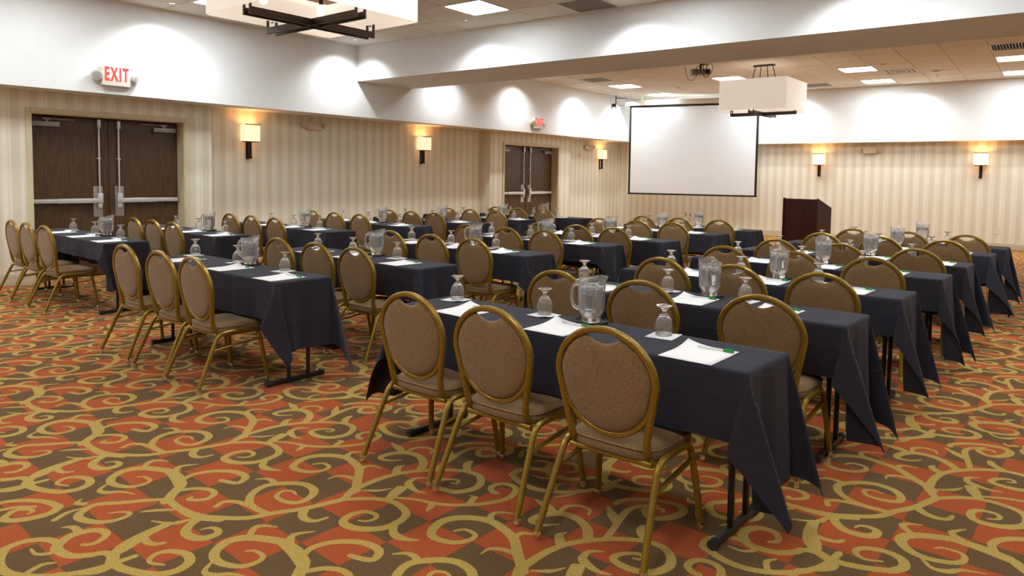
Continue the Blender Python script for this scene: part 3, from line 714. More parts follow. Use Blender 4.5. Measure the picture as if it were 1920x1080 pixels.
# ------------------------------------------------------------------ pendant lamps
def pendant(label, x, y, zb, w=.655, h=.585, zc=ZCB):
    t = thing('pendant_lamp', label, 'pendant lamp', (x, y, zb), math.radians(-1.5), 'square fabric pendant lamps')
    th = .006
    bm = bmesh.new(); prof = []
    c = .05
    pts = []
    for cx, cy, a0 in ((w - c, w - c, 0), (-w + c, w - c, 90), (-w + c, -w + c, 180), (w - c, -w + c, 270)):
        for k in range(5):
            a = math.radians(a0 + 90 * k / 4); pts.append((cx + c * math.cos(a), cy + c * math.sin(a)))
    n = len(pts)
    def loop(s, z): return [bm.verts.new((px * s, py * s, z)) for px, py in pts]
    A, B, C, D = loop(1, 0), loop(1, h), loop(1 - th / w, h), loop(1 - th / w, 0)
    for P, Q in ((A, B), (B, C), (C, D), (D, A)):
        for i in range(n): bm.faces.new((P[i], P[(i + 1) % n], Q[(i + 1) % n], Q[i]))
    put('shade', (bm, 'shade'), t)
    put('diffuser_panel', (boxes([(-w + .09, w - .09, -w + .09, w - .09, .30, .308)]), 'diffuser'), t)
    for sg in (-.045, .045):
        L = w * .985
        put('cross_bar', (boxes([(-L, L, sg - .010, sg + .010, -.075, -.015), (-L, -L + .016, sg - .010, sg + .010, -.015, .05), (L - .016, L, sg - .010, sg + .010, -.015, .05)], bevel=.002), 'bronze'), t)
        put('cross_bar', (boxes([(sg - .010, sg + .010, -L, L, -.079, -.019), (sg - .010, sg + .010, -L, -L + .016, -.019, .05), (sg - .010, sg + .010, L - .016, L, -.019, .05)], bevel=.002), 'bronze'), t)
    bm = bmesh.new()
    for a in range(4):
        q = Vector((math.cos(a * PI / 2), math.sin(a * PI / 2), 0)); cyl(bm, q * (w * .95) + Vector((0, 0, .04)), q * (w - .003) + Vector((0, 0, .04)), .006, n=8)
    put('shade_spokes', (bm, 'bronze'), t)
    for bx, by in ((-.3, -.3), (.3, -.3), (-.3, .3), (.3, .3)):
        bm = bmesh.new(); lathe(bm, [(0, .10), (.03, .115), (.04, .15), (.03, .19), (.014, .215), (.0, .22)], 14, bx, by); put('bulb', (bm, 'bulb', True), t)
        bm = bmesh.new(); lathe(bm, [(0, .215), (.02, .215), (.02, .300), (0, .300)], 12, bx, by); put('socket', (bm, 'bronze'), t)
    light('lamp', 'POINT', t, (0, 0, .10), P_PENDANT * .12, (1, .84, .66), shadow_soft_size=.12)
    light('lamp', 'POINT', t, (0, 0, h - .08), P_PENDANT, (1, .84, .66), shadow_soft_size=.1)
    put('canopy', (boxes([(-.20, .20, -.07, .07, zc - zb - .03, zc - zb - .002)], bevel=.006), 'bronze'), t)
    for k, (a, b) in enumerate(((-.27, -.17), (-.10, -.06), (.10, .06), (.27, .17))):
        bm = bmesh.new(); cyl(bm, (a * 1.15, 0, .31), (b, 0, zc - zb - .02), .008, n=8); put('stem', (bm, 'bronze', 40), t)
pendant('big near square pendant lamp, cut off by the top of the picture', -5.24, 3.98, 2.86, zc=ZCF)
pendant('far square pendant lamp hanging in front of the projection screen', -4.70, 14.42, 2.845)

# ------------------------------------------------------------------ projection screen
def screen():
    a, b = Vector((-9.60, 18.06, 0)), Vector((-6.19, 18.72, 0))
    d = (b - a); Lw = d.length; rz = math.atan2(d.y, d.x); c = (a + b) / 2
    t = thing('projection_screen', 'large white projection screen with black border on the end wall', 'screen', (c.x, c.y, 1.045), rz)
    w = Lw / 2; h = 2.475; bw = .055
    put('fabric', (boxes([(-w + bw, w - bw, -.003, .003, bw * .5, h - bw * 1.2)]), 'screen'), t)
    put('border', (boxes([(-w, -w + bw, -.005, .005, 0, h), (w - bw, w, -.005, .005, 0, h), (-w + bw, w - bw, -.005, .005, h - bw * 1.3, h)]), 'black'), t)
    put('weight_bar', (boxes([(-w - .01, w + .01, -.014, .014, -.022, .02)], bevel=.004), 'black'), t)
    put('housing', (boxes([(-w - .12, w + .12, -.07, .07, h - .02, h + .125)], bevel=.012), 'screen_case'), t)
    for sx in (-w * .8, w * .8): put('hanger', (boxes([(sx - .015, sx + .015, -.02, .02, h + .12, ZCB - 1.045)]), 'white'), t)
screen()
def bracket():
    p = Vector(LW(14.45, NS + .10, 3.40))
    t = thing('cable_bracket', 'thin black wall bracket with looped cable left of the screen', 'bracket', p)
    bm = bmesh.new(); cyl(bm, (0, 0, 0), (0, 0, .37), .014, n=8); cyl(bm, (0, 0, .29), (.30, .08, .27), .008, n=6); put('arm', (bm, 'black'), t)
    bm = bmesh.new(); sweep(bm, spline([(0, 0, .20), (.05, .02, .10), (.16, .05, .08), (.29, .08, .11)]), .012, .012, n=6); put('cable', (bm, 'black'), t)
    put('wall_plate', (boxes([(-.10, 0, -.03, .03, .05, .14)]), 'black'), t)
bracket()

# ------------------------------------------------------------------ projector under the ceiling
def projector():
    t = thing('projector', 'grey projector with tangled black cables hanging behind the beam', 'projector', (-5.12, 12.25, 3.335), math.radians(30))
    put('body', (boxes([(-.16, .16, -.13, .13, 0, .10)], bevel=.012), 'silver', 40), t)
    put('front_trim', (boxes([(-.176, -.158, -.13, .13, -.008, .108)], bevel=.005), 'white'), t)
    bm = bmesh.new(); cyl(bm, (0, 0, .10), (0, 0, .435), .02, n=12); box(bm, -.07, .07, -.07, .07, .40, .43); put('ceiling_mount', (bm, 'black'), t)
    rnd = random.Random(3)
    for i in range(4):
        bm = bmesh.new(); a = [(-.06 + .05 * i, -.12, .05), (-.10 + .06 * i, -.2, .10 + .03 * i), (-.02 + .04 * i, -.18, .16), (.04 - .03 * i, -.1, .17 + .02 * i), (.01, -.03, .22 + .03 * i)]
        sweep(bm, spline(a), .014, .014, n=6); put('cable', (bm, 'black', True), t)
    bm = bmesh.new(); sweep(bm, spline([(-.30, -.05, .43), (-.29, -.06, .2), (-.22, -.1, -.08), (-.12, -.15, -.08), (-.06, -.14, .05)]), .009, .009, n=6); put('hanging_cable', (bm, 'black', True), t)
    bm = bmesh.new(); sweep(bm, spline([(.03, -.12, .0), (.06, -.17, -.06), (.14, -.17, .0), (.20, -.12, .12), (.17, -.06, .2), (.10, -.02, .3)]), .011, .011, n=6); put('looped_cable', (bm, 'black', True), t)
    bm = bmesh.new(); sweep(bm, [(.10, -.131, .05), (.10, -.15, .05)], .07, .07, n=16, ref=(1, 0, 0)); put('lens', (bm, 'black', 40), t)
projector()

# ------------------------------------------------------------------ lectern
def lectern():
    t = thing('lectern', 'red mahogany lectern standing before the end wall behind the tables', 'lectern', (-3.535, 12.02, 0), math.radians(-17))
    w, d, h = .615, .40, 1.205
    put('front_panel', (boxes([(.012, w - .012, .016, .036, .05, h - .012)]), 'mahogany'), t)
    def side(x0, x1):
        bm = bmesh.new()
        pr = [(0, .0), (d, .0), (d, h - .17), (.42 * d + .05, h - .02), (.03, h), (0, h)]
        pr = [(0, 0), (d, 0), (d, h - .15), (.02, h), (0, h)]
        A = [bm.verts.new((x0, y, z)) for y, z in pr]; B = [bm.verts.new((x1, y, z)) for y, z in pr]
        bm.faces.new(A); bm.faces.new(B[::-1])
        for i in range(len(pr)): bm.faces.new((A[i], A[(i + 1) % len(pr)], B[(i + 1) % len(pr)], B[i]))
        return bm
    put('side_panel', (side(0, .02), 'mahogany'), t); put('side_panel', (side(w - .02, w), 'mahogany'), t)
    bm = bmesh.new(); z0, z1 = h - .045, h - .19
    v = [bm.verts.new(p) for p in ((.02, .036, z0), (w - .02, .036, z0), (w - .02, d, z1), (.02, d, z1), (.02, .036, z0 - .02), (w - .02, .036, z0 - .02), (w - .02, d, z1 - .02), (.02, d, z1 - .02))]
    for q in ((0, 1, 2, 3), (7, 6, 5, 4), (0, 4, 5, 1), (1, 5, 6, 2), (2, 6, 7, 3), (3, 7, 4, 0)): bm.faces.new([v[i] for i in q])
    put('reading_top', (bm, 'mahogany'), t)
    put('shelf', (boxes([(.02, w - .02, .036, d - .02, .55, .57)]), 'mahogany'), t); put('base_board', (boxes([(.02, w - .02, .01, d - .01, 0, .05)]), 'mahogany'), t)
lectern()

# ------------------------------------------------------------------ banquet chair
def chair_build():
    t = thing('banquet_chair', 'x', 'chair', group='gold framed banquet chairs')
    ly = lambda z: -.11 - (z - .45) * .118        # lean of the back
    RA = .2225; zc = .70; RH = .2025
    arch = [(-.10, .03, .385), (-.162, -.02, .392), (-.170, -.070, .398), (-.173, -.098, .418), (-.177, ly(.47), .47), (-.190, ly(.54), .54), (-.208, ly(.62), .62)]
    top = [(-RA * math.cos(a), ly(zc + RH * math.sin(a)), zc + RH * math.sin(a)) for a in [PI * k / 18 for k in range(19)]]
    full = spline(arch, 4)[:-1] + [Vector(p) for p in top] + [Vector((-p.x, p.y, p.z)) for p in spline(arch, 4)[:-1][::-1]]
    bm = bmesh.new(); sweep(bm, full, .027, .030, ref=(0, 1, 0))
    put('back_frame', (bm, 'gold', 40), t)
    bm = bmesh.new(); e = .205
    rim = [(-e * math.cos(a), ly(zc - .03 - .205 * math.sin(a)) + .004, zc - .03 - .205 * math.sin(a)) for a in [PI * (k / 20) for k in range(0, 21)]]
    sweep(bm, rim, .024, .020, ref=(0, 1, 0)); put('back_rim', (bm, 'gold', 40), t)
    # backrest pad with the dipped hand hold
    out = []
    for k in range(1, 24):                      # lower half, right to left
        a = PI * k / 24; out.append((e * .955 * math.cos(a), zc - .03 - .192 * math.sin(a)))
    up = []
    for k in range(0, 41):
        a = PI - PI * k / 40; x, z = (RA - .014) * math.cos(a), zc + (RH - .014) * math.sin(a)
        if abs(x) < .078: z = zc + (RH - .014) * .927 - .030 * (1 - (x / .078) ** 2)
        up.append((x, z))
    out = out + up
    bm = bmesh.new(); cz = zc - .01; n = len(out)
    def ring(s, off): return [bm.verts.new((x * s, ly(cz + (z - cz) * s) + off, cz + (z - cz) * s)) for x, z in out]
    prof = [(0.0, .024), (.45, .0235), (.75, .021), (.91, .015), (.975, .007), (1.0, 0.0), (.975, -.007), (.91, -.013), (.75, -.017), (.45, -.018), (0.0, -.018)]
    prev = None
    for s, o in prof:
        cur = [bm.verts.new((0, ly(cz) + o, cz))] if s == 0 else ring(s, o)
        if prev:
            for i in range(n):
                j = (i + 1) % n
                if len(prev) == 1: bm.faces.new((prev[0], cur[i], cur[j]))
                elif len(cur) == 1: bm.faces.new((prev[i], cur[0], prev[j]))
                else: bm.faces.new((prev[i], cur[i], cur[j], prev[j]))
        prev = cur
    put('backrest', (bm, 'tweed', True), t)
    # seat cushion
    bm = bmesh.new(); n = 40; prev = None
    def so(a, s):
        c_, s_ = math.cos(a), math.sin(a); p = .42
        x = .213 * math.copysign(abs(c_) ** p, c_) * s; y = .205 * math.copysign(abs(s_) ** p, s_) * s
        return x * (1 - .03 * (1 if y < 0 else -1) * abs(y) / .2), y + .098
    for s, z in [(0, .452), (.5, .451), (.8, .448), (.93, .441), (.985, .428), (1.0, .410), (.995, .392), (.97, .384), (0, .384)]:
        cur = [bm.verts.new((0, .098, z))] if s == 0 else [bm.verts.new((*so(2 * PI * i / n, s), z)) for i in range(n)]
        if prev:
            for i in range(n):
                j = (i + 1) % n
                if len(prev) == 1: bm.faces.new((prev[0], cur[i], cur[j]))
                elif len(cur) == 1: bm.faces.new((prev[i], cur[0], prev[j]))
                else: bm.faces.new((prev[i], cur[i], cur[j], prev[j]))
        prev = cur
    seat = put('seat', (bm, 'tweed', True), t)
    bm = bmesh.new(); sweep(bm, [(*so(2 * PI * i / n, 1.004), .427) for i in range(n)], .006, .006, n=5, closed=True); put('piping', (bm, 'tweed', True), seat)
    bm = bmesh.new()
    sweep(bm, [(-.19, -.085, .374), (.19, -.085, .374)], .022, .022, ref=(0, 0, 1)); sweep(bm, [(-.19, .255, .374), (.19, .255, .374)], .022, .022)
    sweep(bm, [(-.19, -.085, .374), (-.19, .255, .374)], .022, .022); sweep(bm, [(.19, -.085, .374), (.19, .255, .374)], .022, .022)
    put('seat_frame', (bm, 'gold', 40), t)
    for sg in (-1, 1):
        rear = [(sg * .245, -.252, .028), (sg * .232, -.180, .19), (sg * .2215, -.118, .325), (sg * .2195, -.095, .365), (sg * .219, -.066, .386), (sg * .219, -.02, .392), (sg * .219, .07, .392)]
        front = [(sg * .255, .256, .028), (sg * .240, .236, .19), (sg * .2225, .215, .335), (sg * .220, .200, .368), (sg * .219, .172, .388), (sg * .219, .13, .392), (sg * .219, .07, .392)]
        for pth in (rear, front):
            bm = bmesh.new(); sweep(bm, spline(pth, 3), .026, .026, ref=(1, 0, 0)); lg = put('leg', (bm, 'gold', 40), t)
            bm = bmesh.new(); x, y = pth[0][0], pth[0][1]; lathe(bm, [(0, 0), (.014, 0), (.0175, .006), (.0175, .018), (.015, .036), (0, .036)], 12, x, y); put('glide', (bm, 'chrome', 40), lg)
        bm = bmesh.new(); sweep(bm, [(sg * .226, -.140, .283), (sg * .226, .216, .318)], .010, .024, ref=(1, 0, 0)); put('brace', (bm, 'gold', 40), t)
    return t
chair0 = chair_build()

# ------------------------------------------------------------------ folding table
TL, TD, TZ = 1.05, .228, .752
def table_build(TL):
    t = thing('folding_table', 'x', 'table', group='narrow folding tables')
    put('tabletop', (boxes([(-TL + .012, TL - .012, -TD + .012, TD - .012, .722, .744)], bevel=.006), 'beige_plastic'), t)
    for sx in (-1, 1):
        x = sx * (TL - .125)
        bm = bmesh.new(); sweep(bm, [(x, -.205, .020), (x, .205, .020)], .034, .030, ref=(0, 0, 1)); f = put('foot', (bm, 'black', 40), t)
        for sy in (-1, 1):
            bm = bmesh.new(); sweep(bm, [(x, sy * .20, .021), (x, sy * .235, .021)], .043, .042, n=14, ref=(1, 0, 0)); put('foot_cap', (bm, 'rubber', 40), f)
        for sy in (-.055, .105):
            bm = bmesh.new(); sweep(bm, [(x, sy, .03), (x, sy, .722)], .026, .026, ref=(1, 0, 0)); put('leg', (bm, 'black', 40), t)
        put('leg_rail', (boxes([(x - .012, x + .012, -.19, .19, .700, .722)]), 'black'), t)
        bm = bmesh.new(); sweep(bm, [(x, .03, .42), (x - sx * .38, .03, .715)], .014, .014, ref=(0, 1, 0)); put('brace', (bm, 'black', 40), t)
    return t
table0 = table_build(TL); table1 = table_build(1.20)

# ------------------------------------------------------------------ table cloth, draped with folded corners
SEED_R1 = (ord('R') + ord('1')) * 7 + 1
def cloth_mesh(seed, oxl, oxr, oyn, oyf, TL):
    rnd = random.Random(seed); rho = .016
    W, D = TL, TD; Wi, Di = W - rho, D - rho
    def lin(a, b, n): return [a + (b - a) * i / n for i in range(n)]
    As = lin(-Wi - oxl, -Wi - rho * 1.6, 15) + lin(-Wi - rho * 1.6, -Wi, 4) + lin(-Wi, Wi, 44) + lin(Wi, Wi + rho * 1.6, 4) + lin(Wi + rho * 1.6, Wi + oxr, 15) + [Wi + oxr]
    Bs = lin(-Di - oyn, -Di - rho * 1.6, 11) + lin(-Di - rho * 1.6, -Di, 4) + lin(-Di, Di, 10) + lin(Di, Di + rho * 1.6, 4) + lin(Di + rho * 1.6, Di + oyf, 11) + [Di + oyf]
    ph = [rnd.uniform(0, 6.28) for _ in range(10)]
    ear = {k: (rnd.uniform(.12, .20), rnd.uniform(-.12, .12), -rnd.uniform(.15, .25), rnd.uniform(-.025, .025)) for k in ((1, 1), (1, -1), (-1, 1), (-1, -1))}
    if seed == SEED_R1: ear[(-1, -1)] = (.30, .10, -.22, .0); ear[(-1, 1)] = (.24, .0, -.16, .0); ear[(1, -1)] = (.13, .02, -.24, .02); ear[(1, 1)] = (.20, .05, -.18, .02)
    flare = {0: rnd.uniform(.02, .06), 1: rnd.uniform(.0, .03)}
    def g(s, fl):
        if s <= 0: return 0, 0
        q = rho * PI / 2
        if s < q: return rho * math.sin(s / rho), rho * (1 - math.cos(s / rho))
        return rho + (s - q) * fl, rho + (s - q) * math.sqrt(1 - fl * fl)
    def f(a, b):
        sx, sy = (1 if a > 0 else -1), (1 if b > 0 else -1); ex, ey = abs(a) - Wi, abs(b) - Di
        if ex <= 0 and ey <= 0:
            return (a, b, TZ + .0008 * math.sin(a * 9 + ph[0]) * math.sin(b * 20 + ph[1]))
        if ey <= 0:
            o, dn = g(ex, flare[0]); k = min(1, dn / .4); win = max(0, min(1, (Di - abs(b)) / .12))
            w = win * k * (.026 * math.sin(b * 17 + ph[2] + sx) + .014 * math.sin(b * 37 + ph[3]) + .004 * math.sin(b * 70 + ph[8]))
            return (sx * (Wi + o + w), b, TZ - dn)
        if ex <= 0:
            o, dn = g(ey, flare[1]); k = min(1, dn / .3); win = max(0, min(1, (Wi - abs(a)) / .18))
            w = win * k * (.012 * math.sin(a * 7 + ph[4] + sy) + .008 * math.sin(a * 17 + ph[5]) + .004 * math.sin(a * 41 + ph[9]))
            dip = 0
            return (a, sy * (Di + o + w), TZ - dn)
        r = math.hypot(ex, ey); phi = math.atan2(ey, ex); tt = phi / (PI / 2)
        o, dn = g(r, flare[0] * (1 - tt) + flare[1] * tt)
        A, Bp, Cc, Dd = ear[(sx, sy)]; rr = max(0, r - rho)
        dirx, diry = math.cos(phi), math.sin(phi)
        e1 = rr * (A * math.sin(PI * tt) ** .7)
        e2 = rr * (Bp * math.sin(PI * tt) ** 2 + Cc * math.sin(2 * PI * tt) + Dd * math.sin(6 * PI * tt))
        vx, vy = e1 * .7071 - e2 * .7071, e1 * .7071 + e2 * .7071
        el = math.hypot(vx, vy); dn2 = math.sqrt(max(dn * dn - .85 * el * el, (.45 * dn) ** 2))
        return (sx * (Wi + o * dirx + vx), sy * (Di + o * diry + vy), max(TZ - dn2, .006))
    vs = []; nb = len(Bs)
    for a in As:
        for b in Bs: vs.append(f(a, b))
    fs = [(i * nb + j, (i + 1) * nb + j, (i + 1) * nb + j + 1, i * nb + j + 1) for i in range(len(As) - 1) for j in range(nb - 1)]
    me = bpy.data.meshes.new('tablecloth'); me.from_pydata(vs, [], fs); me.materials.append(M['navy'])
    for p in me.polygons: p.use_smooth = True
    me.update(); return me

# ------------------------------------------------------------------ place settings
def paper_mesh(name, w, d, curl, seed, mat, th=.0012, corner=(-1, 1), nseg=8):
    rnd = random.Random(seed); bm = bmesh.new(); g = {}
    for s, zo in ((0, 0), (1, th)):
        for i in range(nseg + 1):
            for j in range(nseg + 1):
                u, v = i / nseg, j / nseg
                cu = u if corner[0] > 0 else 1 - u; cv = v if corner[1] > 0 else 1 - v
                z = curl * max(0, cu + cv - 1.45) ** 2 / .3025 + curl * .12 * max(0, cv - .7) * 2
                g[s, i, j] = bm.verts.new(((u - .5) * w, (v - .5) * d, z + zo))
    for i in range(nseg):
        for j in range(nseg):
            bm.faces.new((g[1, i, j], g[1, i + 1, j], g[1, i + 1, j + 1], g[1, i, j + 1])); bm.faces.new((g[0, i, j], g[0, i, j + 1], g[0, i + 1, j + 1], g[0, i + 1, j]))
    for i in range(nseg):
        bm.faces.new((g[0, i, 0], g[0, i + 1, 0], g[1, i + 1, 0], g[1, i, 0])); bm.faces.new((g[0, i, nseg], g[1, i, nseg], g[1, i + 1, nseg], g[0, i + 1, nseg]))
        bm.faces.new((g[0, 0, i], g[1, 0, i], g[1, 0, i + 1], g[0, 0, i + 1])); bm.faces.new((g[0, nseg, i], g[0, nseg, i + 1], g[1, nseg, i + 1], g[1, nseg, i]))
    return mesh_of(bm, name, mat, True)
pad_me = [paper_mesh('notepad', .240, .288, c, k, 'paper', .002, cr) for k, (c, cr) in enumerate(((.022, (-1, 1)), (.008, (-1, 1)), (.014, (-1, 1)), (.004, (1, 1))))]
nap_me = [paper_mesh('napkin', .135, .135, c, 9 + k, 'napkin', .0018, cr) for k, (c, cr) in enumerate(((.006, (-1, 1)), (.010, (1, -1)), (.004, (1, 1))))]
def goblet_build():
    t = thing('goblet', 'x', 'glass', group='upturned goblets')
    # standing on its rim, foot in the air; bumpy bowl
    bump = lambda a, z: 1 + (.022 * math.sin(a * 12 + (PI if int(z / .011) % 2 else 0)) if .022 < z < .088 else 0)
    outer = [(.0385, 0), (.0415, .012), (.0440, .026), (.0445, .037), (.0430, .048), (.0402, .059), (.0365, .070), (.0315, .081), (.0250, .091), (.0165, .099), (.0115, .104), (.0098, .110), (.0108, .116), (.0135, .121)]
    inner = [(.0370, .0), (.0400, .012), (.0425, .026), (.0430, .037), (.0413, .048), (.0385, .059), (.0347, .070), (.0295, .080), (.0222, .089), (.0120, .095), (.0, .097)]
    bm = bmesh.new(); lathe(bm, inner[::-1], 36); lathe(bm, outer + [(.0215, .128), (.0330, .134), (.0390, .1385), (.0395, .141), (.0360, .1415), (.0200, .1395), (.0, .1385)], 36, facet=bump)
    bmesh.ops.remove_doubles(bm, verts=bm.verts, dist=1e-6)
    a = [e for e in bm.edges if e.is_boundary]
    lo = sorted({v for e in a for v in e.verts}, key=lambda v: math.hypot(v.co.x, v.co.y))
    bmesh.ops.bridge_loops(bm, edges=a)
    put('bowl', (bm, 'glass', True), t)
    return t
goblet0 = goblet_build()
def pen_build():
    t = thing('pen', 'x', 'pen', group='pens on the notepads')
    bm = bmesh.new(); sweep(bm, [(-.075, 0, .0055), (.030, 0, .0055), (.033, 0, .0055)], .0085, .0085, n=10, ref=(0, 1, 0)); put('barrel', (bm, 'pen', 40), t)
    bm = bmesh.new(); sweep(bm, [(.030, 0, .0058), (.076, 0, .0058)], .0115, .0115, n=10, ref=(0, 1, 0)); box(bm, .034, .07, -.0025, .0025, .0115, .0145); put('cap', (bm, 'green', 40), t)
    bm = bmesh.new(); sweep(bm, [(-.092, 0, .0055), (-.075, 0, .0055)], .0085, .0085, n=10, ref=(0, 1, 0), scale=[.2, 1]); put('tip', (bm, 'alu', 40), t)
    return t
pen0 = pen_build()
def pitcher_build():
    t = thing('water_pitcher', 'x', 'pitcher', group='water pitchers')
    n = 48
    # handle towards -x, spout towards +x
    rib = lambda a, z: 1 + (.010 * math.cos(a * 16) if .06 < z < .17 else 0)
    prof = [(.047, 0), (.049, .004), (.050, .022), (.055, .034), (.066, .055), (.0685, .075), (.0695, .12), (.0705, .17), (.0715, .195), (.074, .205), (.074, .212)]
    bm = bmesh.new()
    lathe(bm, [(0, .0)] + prof, n, facet=rib)
    # wavy rim with raised spout side
    top = [v for v in bm.verts if abs(v.co.z - .212) < 1e-5]
    inner_prof = [(.0715, .212), (.0690, .195), (.0680, .17), (.0670, .12), (.0660, .075), (.0635, .057), (.052, .036), (.046, .024), (.0, .022)]
    lathe(bm, inner_prof, n)
    for v in bm.verts:
        if v.co.z > .2115:
            a = math.atan2(v.co.y, v.co.x)
            lift = .024 * max(0, math.cos(a - .9)) ** 1.0 + .012 * max(0, math.cos(a)) ** 8
            v.co.z += lift
            if abs(a) < .45:
                k = (1 - abs(a) / .45); v.co.x += .018 * k
    edges = [e for e in bm.edges if e.is_boundary]
    bmesh.ops.bridge_loops(bm, edges=edges)
    put('jug', (bm, 'pitcher', 50), t)
    bm = bmesh.new(); sweep(bm, spline([(-.066, 0, .183), (-.088, 0, .188), (-.106, 0, .172), (-.112, 0, .135), (-.108, 0, .098), (-.094, 0, .068), (-.066, 0, .058)], 5), .020, .016, n=10, ref=(0, 1, 0)); put('handle', (bm, 'pitcher', True), t)
    bm = bmesh.new(); lathe(bm, [(0, .0225), (.0455, .0245), (.0515, .0365), (.0630, .0573), (.0655, .0753), (.0665, .12), (.0675, .168), (.0, .168)], 40); put('water', (bm, 'water', 50), t)
    rnd = random.Random(5)
    for i in range(13):
        bm = bmesh.new(); bmesh.ops.create_cube(bm, size=.024); bmesh.ops.bevel(bm, geom=bm.edges[:], offset=.003, segments=1, affect='EDGES')
        a = i * .95 + .3 + (.4 if i > 6 else 0); r = .043 if i not in (6, 12) else .004
        bm.transform(Matrix.Translation((math.cos(a) * r, math.sin(a) * r, (.172 if i < 7 else .146) + rnd.uniform(-.005, .006))) @ Matrix.Rotation(rnd.uniform(0, 1.5), 4, 'Z') @ Matrix.Rotation(rnd.uniform(-.4, .4), 4, 'X'))
        put('ice_cube', (bm, 'ice'), t)
    return t
pitcher0 = pitcher_build()
def tray_build():
    t = thing('pitcher_tray', 'x', 'tray', group='black trays under the pitchers')
    bm = bmesh.new(); lathe(bm, [(0, 0), (.083, 0), (.092, .004), (.092, .013), (.088, .014), (.083, .006), (0, .006)], 8); bm.transform(Matrix.Rotation(PI / 8, 4, 'Z')); put('dish', (bm, 'rubber'), t)
    bm = bmesh.new()
    for k in range(-4, 5): box(bm, k * .018 - .002, k * .018 + .002, -math.sqrt(.079 ** 2 - (k * .018) ** 2), math.sqrt(.079 ** 2 - (k * .018) ** 2), .006, .0078)
    put('ridges', (bm, 'rubber'), t); return t
tray0 = tray_build()

# ------------------------------------------------------------------ lay out the 21 tables
TABLES = {
'R1': ((-1.946, 3.021), [-0.597, -0.049, 0.571], -0.365, [-0.917, -0.245, 0.48], 0.063),
'R2': ((-1.851, 4.236), [-0.608, 0.002, 0.706], -0.365, [-0.854, -0.178, 0.353], 0.12),
'R3': ((-1.771, 5.378), [-0.51, 0.056, 0.643], -0.365, [-0.776, -0.168, 0.418], 0.131),
'R4': ((-1.682, 6.626), [-0.583, 0.029, 0.618], -0.365, [-0.742, -0.135, 0.382], 0.054),
'R5': ((-1.615, 7.705), [-0.529, 0.072, 0.703], -0.365, [-0.737, -0.021, 0.541], 0.175),
'R6': ((-1.509, 8.974), [-0.521, 0.083, 0.687], -0.365, [-0.722, -0.087, 0.45], 0.108),
'R7': ((-1.431, 9.971), [-0.472, 0.124, 0.71], -0.365, [-0.639, -0.085, 0.422], 0.152),
'M1': ((-5.236, 3.161), [-0.674, -0.026, 0.51], -0.385, [-0.901, -0.150, 0.558], 0.055),
'M2': ((-5.034, 4.322), [-0.548, 0.07, 0.56], -0.335, [-0.864, -0.286, 0.361], 0.074),
'M3': ((-4.938, 5.633), [-0.587, 0.045, 0.632], -0.335, [-0.956, -0.308, 0.352], 0.061),
'M4': ((-4.886, 6.956), [-0.708, -0.076, 0.476], -0.335, [-0.884, -0.236, 0.379], 0.028),
'M5': ((-4.641, 7.935), [-0.565, 0.02, 0.544], -0.335, [-0.832, -0.188, 0.372], 0.114),
'M6': ((-4.575, 9.395), [-0.595, 0.022, 0.561], -0.335, [-0.847, -0.206, 0.38], 0.072),
'M7': ((-4.452, 10.417), [-0.547, 0.058, 0.686], -0.335, [-0.782, -0.165, 0.42], 0.077),
'L1': ((-8.767, 3.542), [-0.812, -0.284, 0.306], -0.385, [-0.962, -0.243, 0.508], 0.135),
'L2': ((-8.688, 4.73), [-0.544, 0.004, 0.538], -0.335, [-0.787, -0.131, 0.55], 0.148),
'L3': ((-8.381, 6.056), [-0.895, -0.314, 0.29], -0.335, [-0.87, -0.276, 0.352], 0.025),
'L4': ((-8.309, 7.44), [-0.883, -0.364, 0.264], -0.335, [-0.993, -0.337, 0.411], 0.013),
'L5': ((-8.143, 8.617), [-0.576, -0.033, 0.466], -0.335, [-0.919, -0.223, 0.375], 0.03),
'L6': ((-8.179, 9.904), [-0.393, 0.149, 0.746], -0.335, [-0.639, -0.028, 0.611], 0.367),
'L7': ((-7.684, 10.989), [-0.683, -0.141, 0.458], -0.335, [-0.864, -0.268, 0.283], 0.011),
}
COLN = {'R': 'right', 'M': 'middle', 'L': 'left'}
ROWN = ['nearest', 'second', 'third', 'fourth', 'fifth', 'sixth', 'farthest']
SEAT = ['left', 'middle', 'right']
YAW = math.radians(-3.3)
first = True
rnd = random.Random(11)
def place(proto, loc, rz, label):
    """the first use moves the prototype itself, later uses copy it"""
    if not proto.get('_used'):
        proto['_used'] = 1; proto.location = loc; proto.rotation_euler = (0, 0, rz); proto['label'] = label; return proto
    return dup(proto, loc, rz, label)
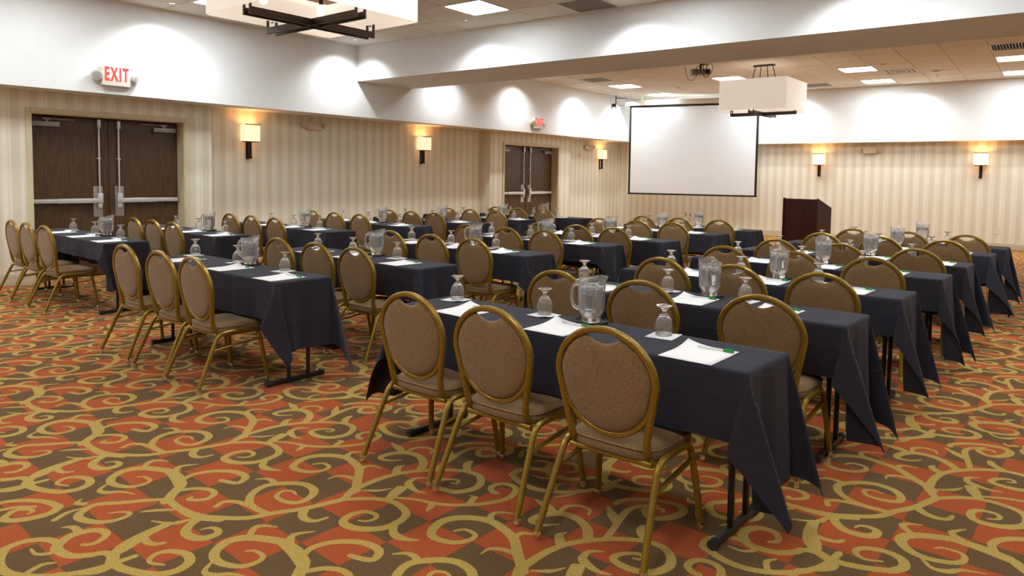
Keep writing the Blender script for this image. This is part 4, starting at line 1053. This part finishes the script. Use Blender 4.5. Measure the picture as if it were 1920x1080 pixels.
for key, ((cx, cy), chx, chy, gx, px) in TABLES.items():
    col, row = COLN[key[0]], ROWN[int(key[1]) - 1]
    chx = list(chx)
    for _ in range(8):
        for i in (0, 1):
            g_ = .55 - (chx[i + 1] - chx[i])
            if g_ > 0: chx[i] -= g_ / 2; chx[i + 1] += g_ / 2
    where = f'{row} table of the {col} column'
    c_, s_ = math.cos(YAW), math.sin(YAW)
    P = lambda x, y, z=0: (cx + c_ * x - s_ * y, cy + s_ * x + c_ * y, z)
    Wh = 1.20 if key[0] == 'L' else TL; sh = TL - Wh
    place(table1 if key[0] == 'L' else table0, P(sh, 0), YAW, f'black legged folding table under navy cloth, {where}')
    sd = sum(map(ord, key)) * 7 + int(key[1])
    r2 = random.Random(sd)
    oxr = {'R': .60, 'M': .50, 'L': .50}[key[0]] + r2.uniform(-.03, .03); oyn = .285 + r2.uniform(-.03, .012); oyf = .33 + r2.uniform(-.02, .05)
    if key == 'R1': oxr, oyn, oyf = .55, .30, .33
    if key == 'M1': oxr, oyn, oyf = .50, .29, .56
    if key == 'L1': oxr, oyn, oyf = .50, .20, .40
    if key == 'M4': oyn = .20
    cl = put('tablecloth', cloth_mesh(sd, .56 if key == 'R1' else .42, oxr, oyn, oyf, Wh), None, P(sh, 0)); cl.rotation_euler = (0, 0, YAW)
    tag(cl, f'dark navy tablecloth draped over the {where}', 'tablecloth', 'navy tablecloths')
    for i in range(3):
        seat = f'{SEAT[i]} seat of the {where}'
        place(chair0, P(chx[i], chy + rnd.uniform(-.008, .008)), YAW * .5 + rnd.uniform(-.02, .02), f'brown padded gold banquet chair, {seat}')
        g = gx[i]; gy = .145
        zt = TZ + .0012
        nr = rnd.uniform(-.12, .12)
        nk = put('napkin', nap_me[rnd.randrange(3)], None, P(g + .01, gy - .02, zt)); nk.rotation_euler = (0, 0, YAW + nr)
        tag(nk, f'white paper napkin under the goblet, {seat}', 'napkin', 'white napkins')
        place(goblet0, P(g, gy, zt + .0030), rnd.uniform(0, 6), f'clear upturned goblet on a napkin, {seat}')
        pxx = g + .285 + rnd.uniform(-.02, .02); pr = rnd.uniform(-.05, .05)
        pd = put('notepad', pad_me[0 if key == 'R1' else rnd.randrange(4)], None, P(pxx, -.080, zt)); pd.rotation_euler = (0, 0, YAW + pr)
        tag(pd, f'white notepaper sheet, {seat}', 'notepad', 'white notepads')
        place(pen0, P(pxx + .035, .022, zt + .0035), YAW + pr + rnd.uniform(-.08, .05), f'white pen with green cap, {seat}')
    place(tray0, P(px, .14, TZ + .0012), YAW, f'black octagonal tray under the pitcher, {where}')
    ha = math.radians({'R1': 20, 'M': 25, 'L': 25}.get(key if key == 'R1' else key[0], 88)) + rnd.uniform(-.25, .25)
    place(pitcher0, P(px, .14, TZ + .0012 + .0078), ha, f'clear ribbed water pitcher with ice, {where}')
for p in (chair0, table0, table1, goblet0, pen0, pitcher0, tray0):
    if '_used' in p: del p['_used']
for o in COL.objects:
    if '_used' in o: del o['_used']
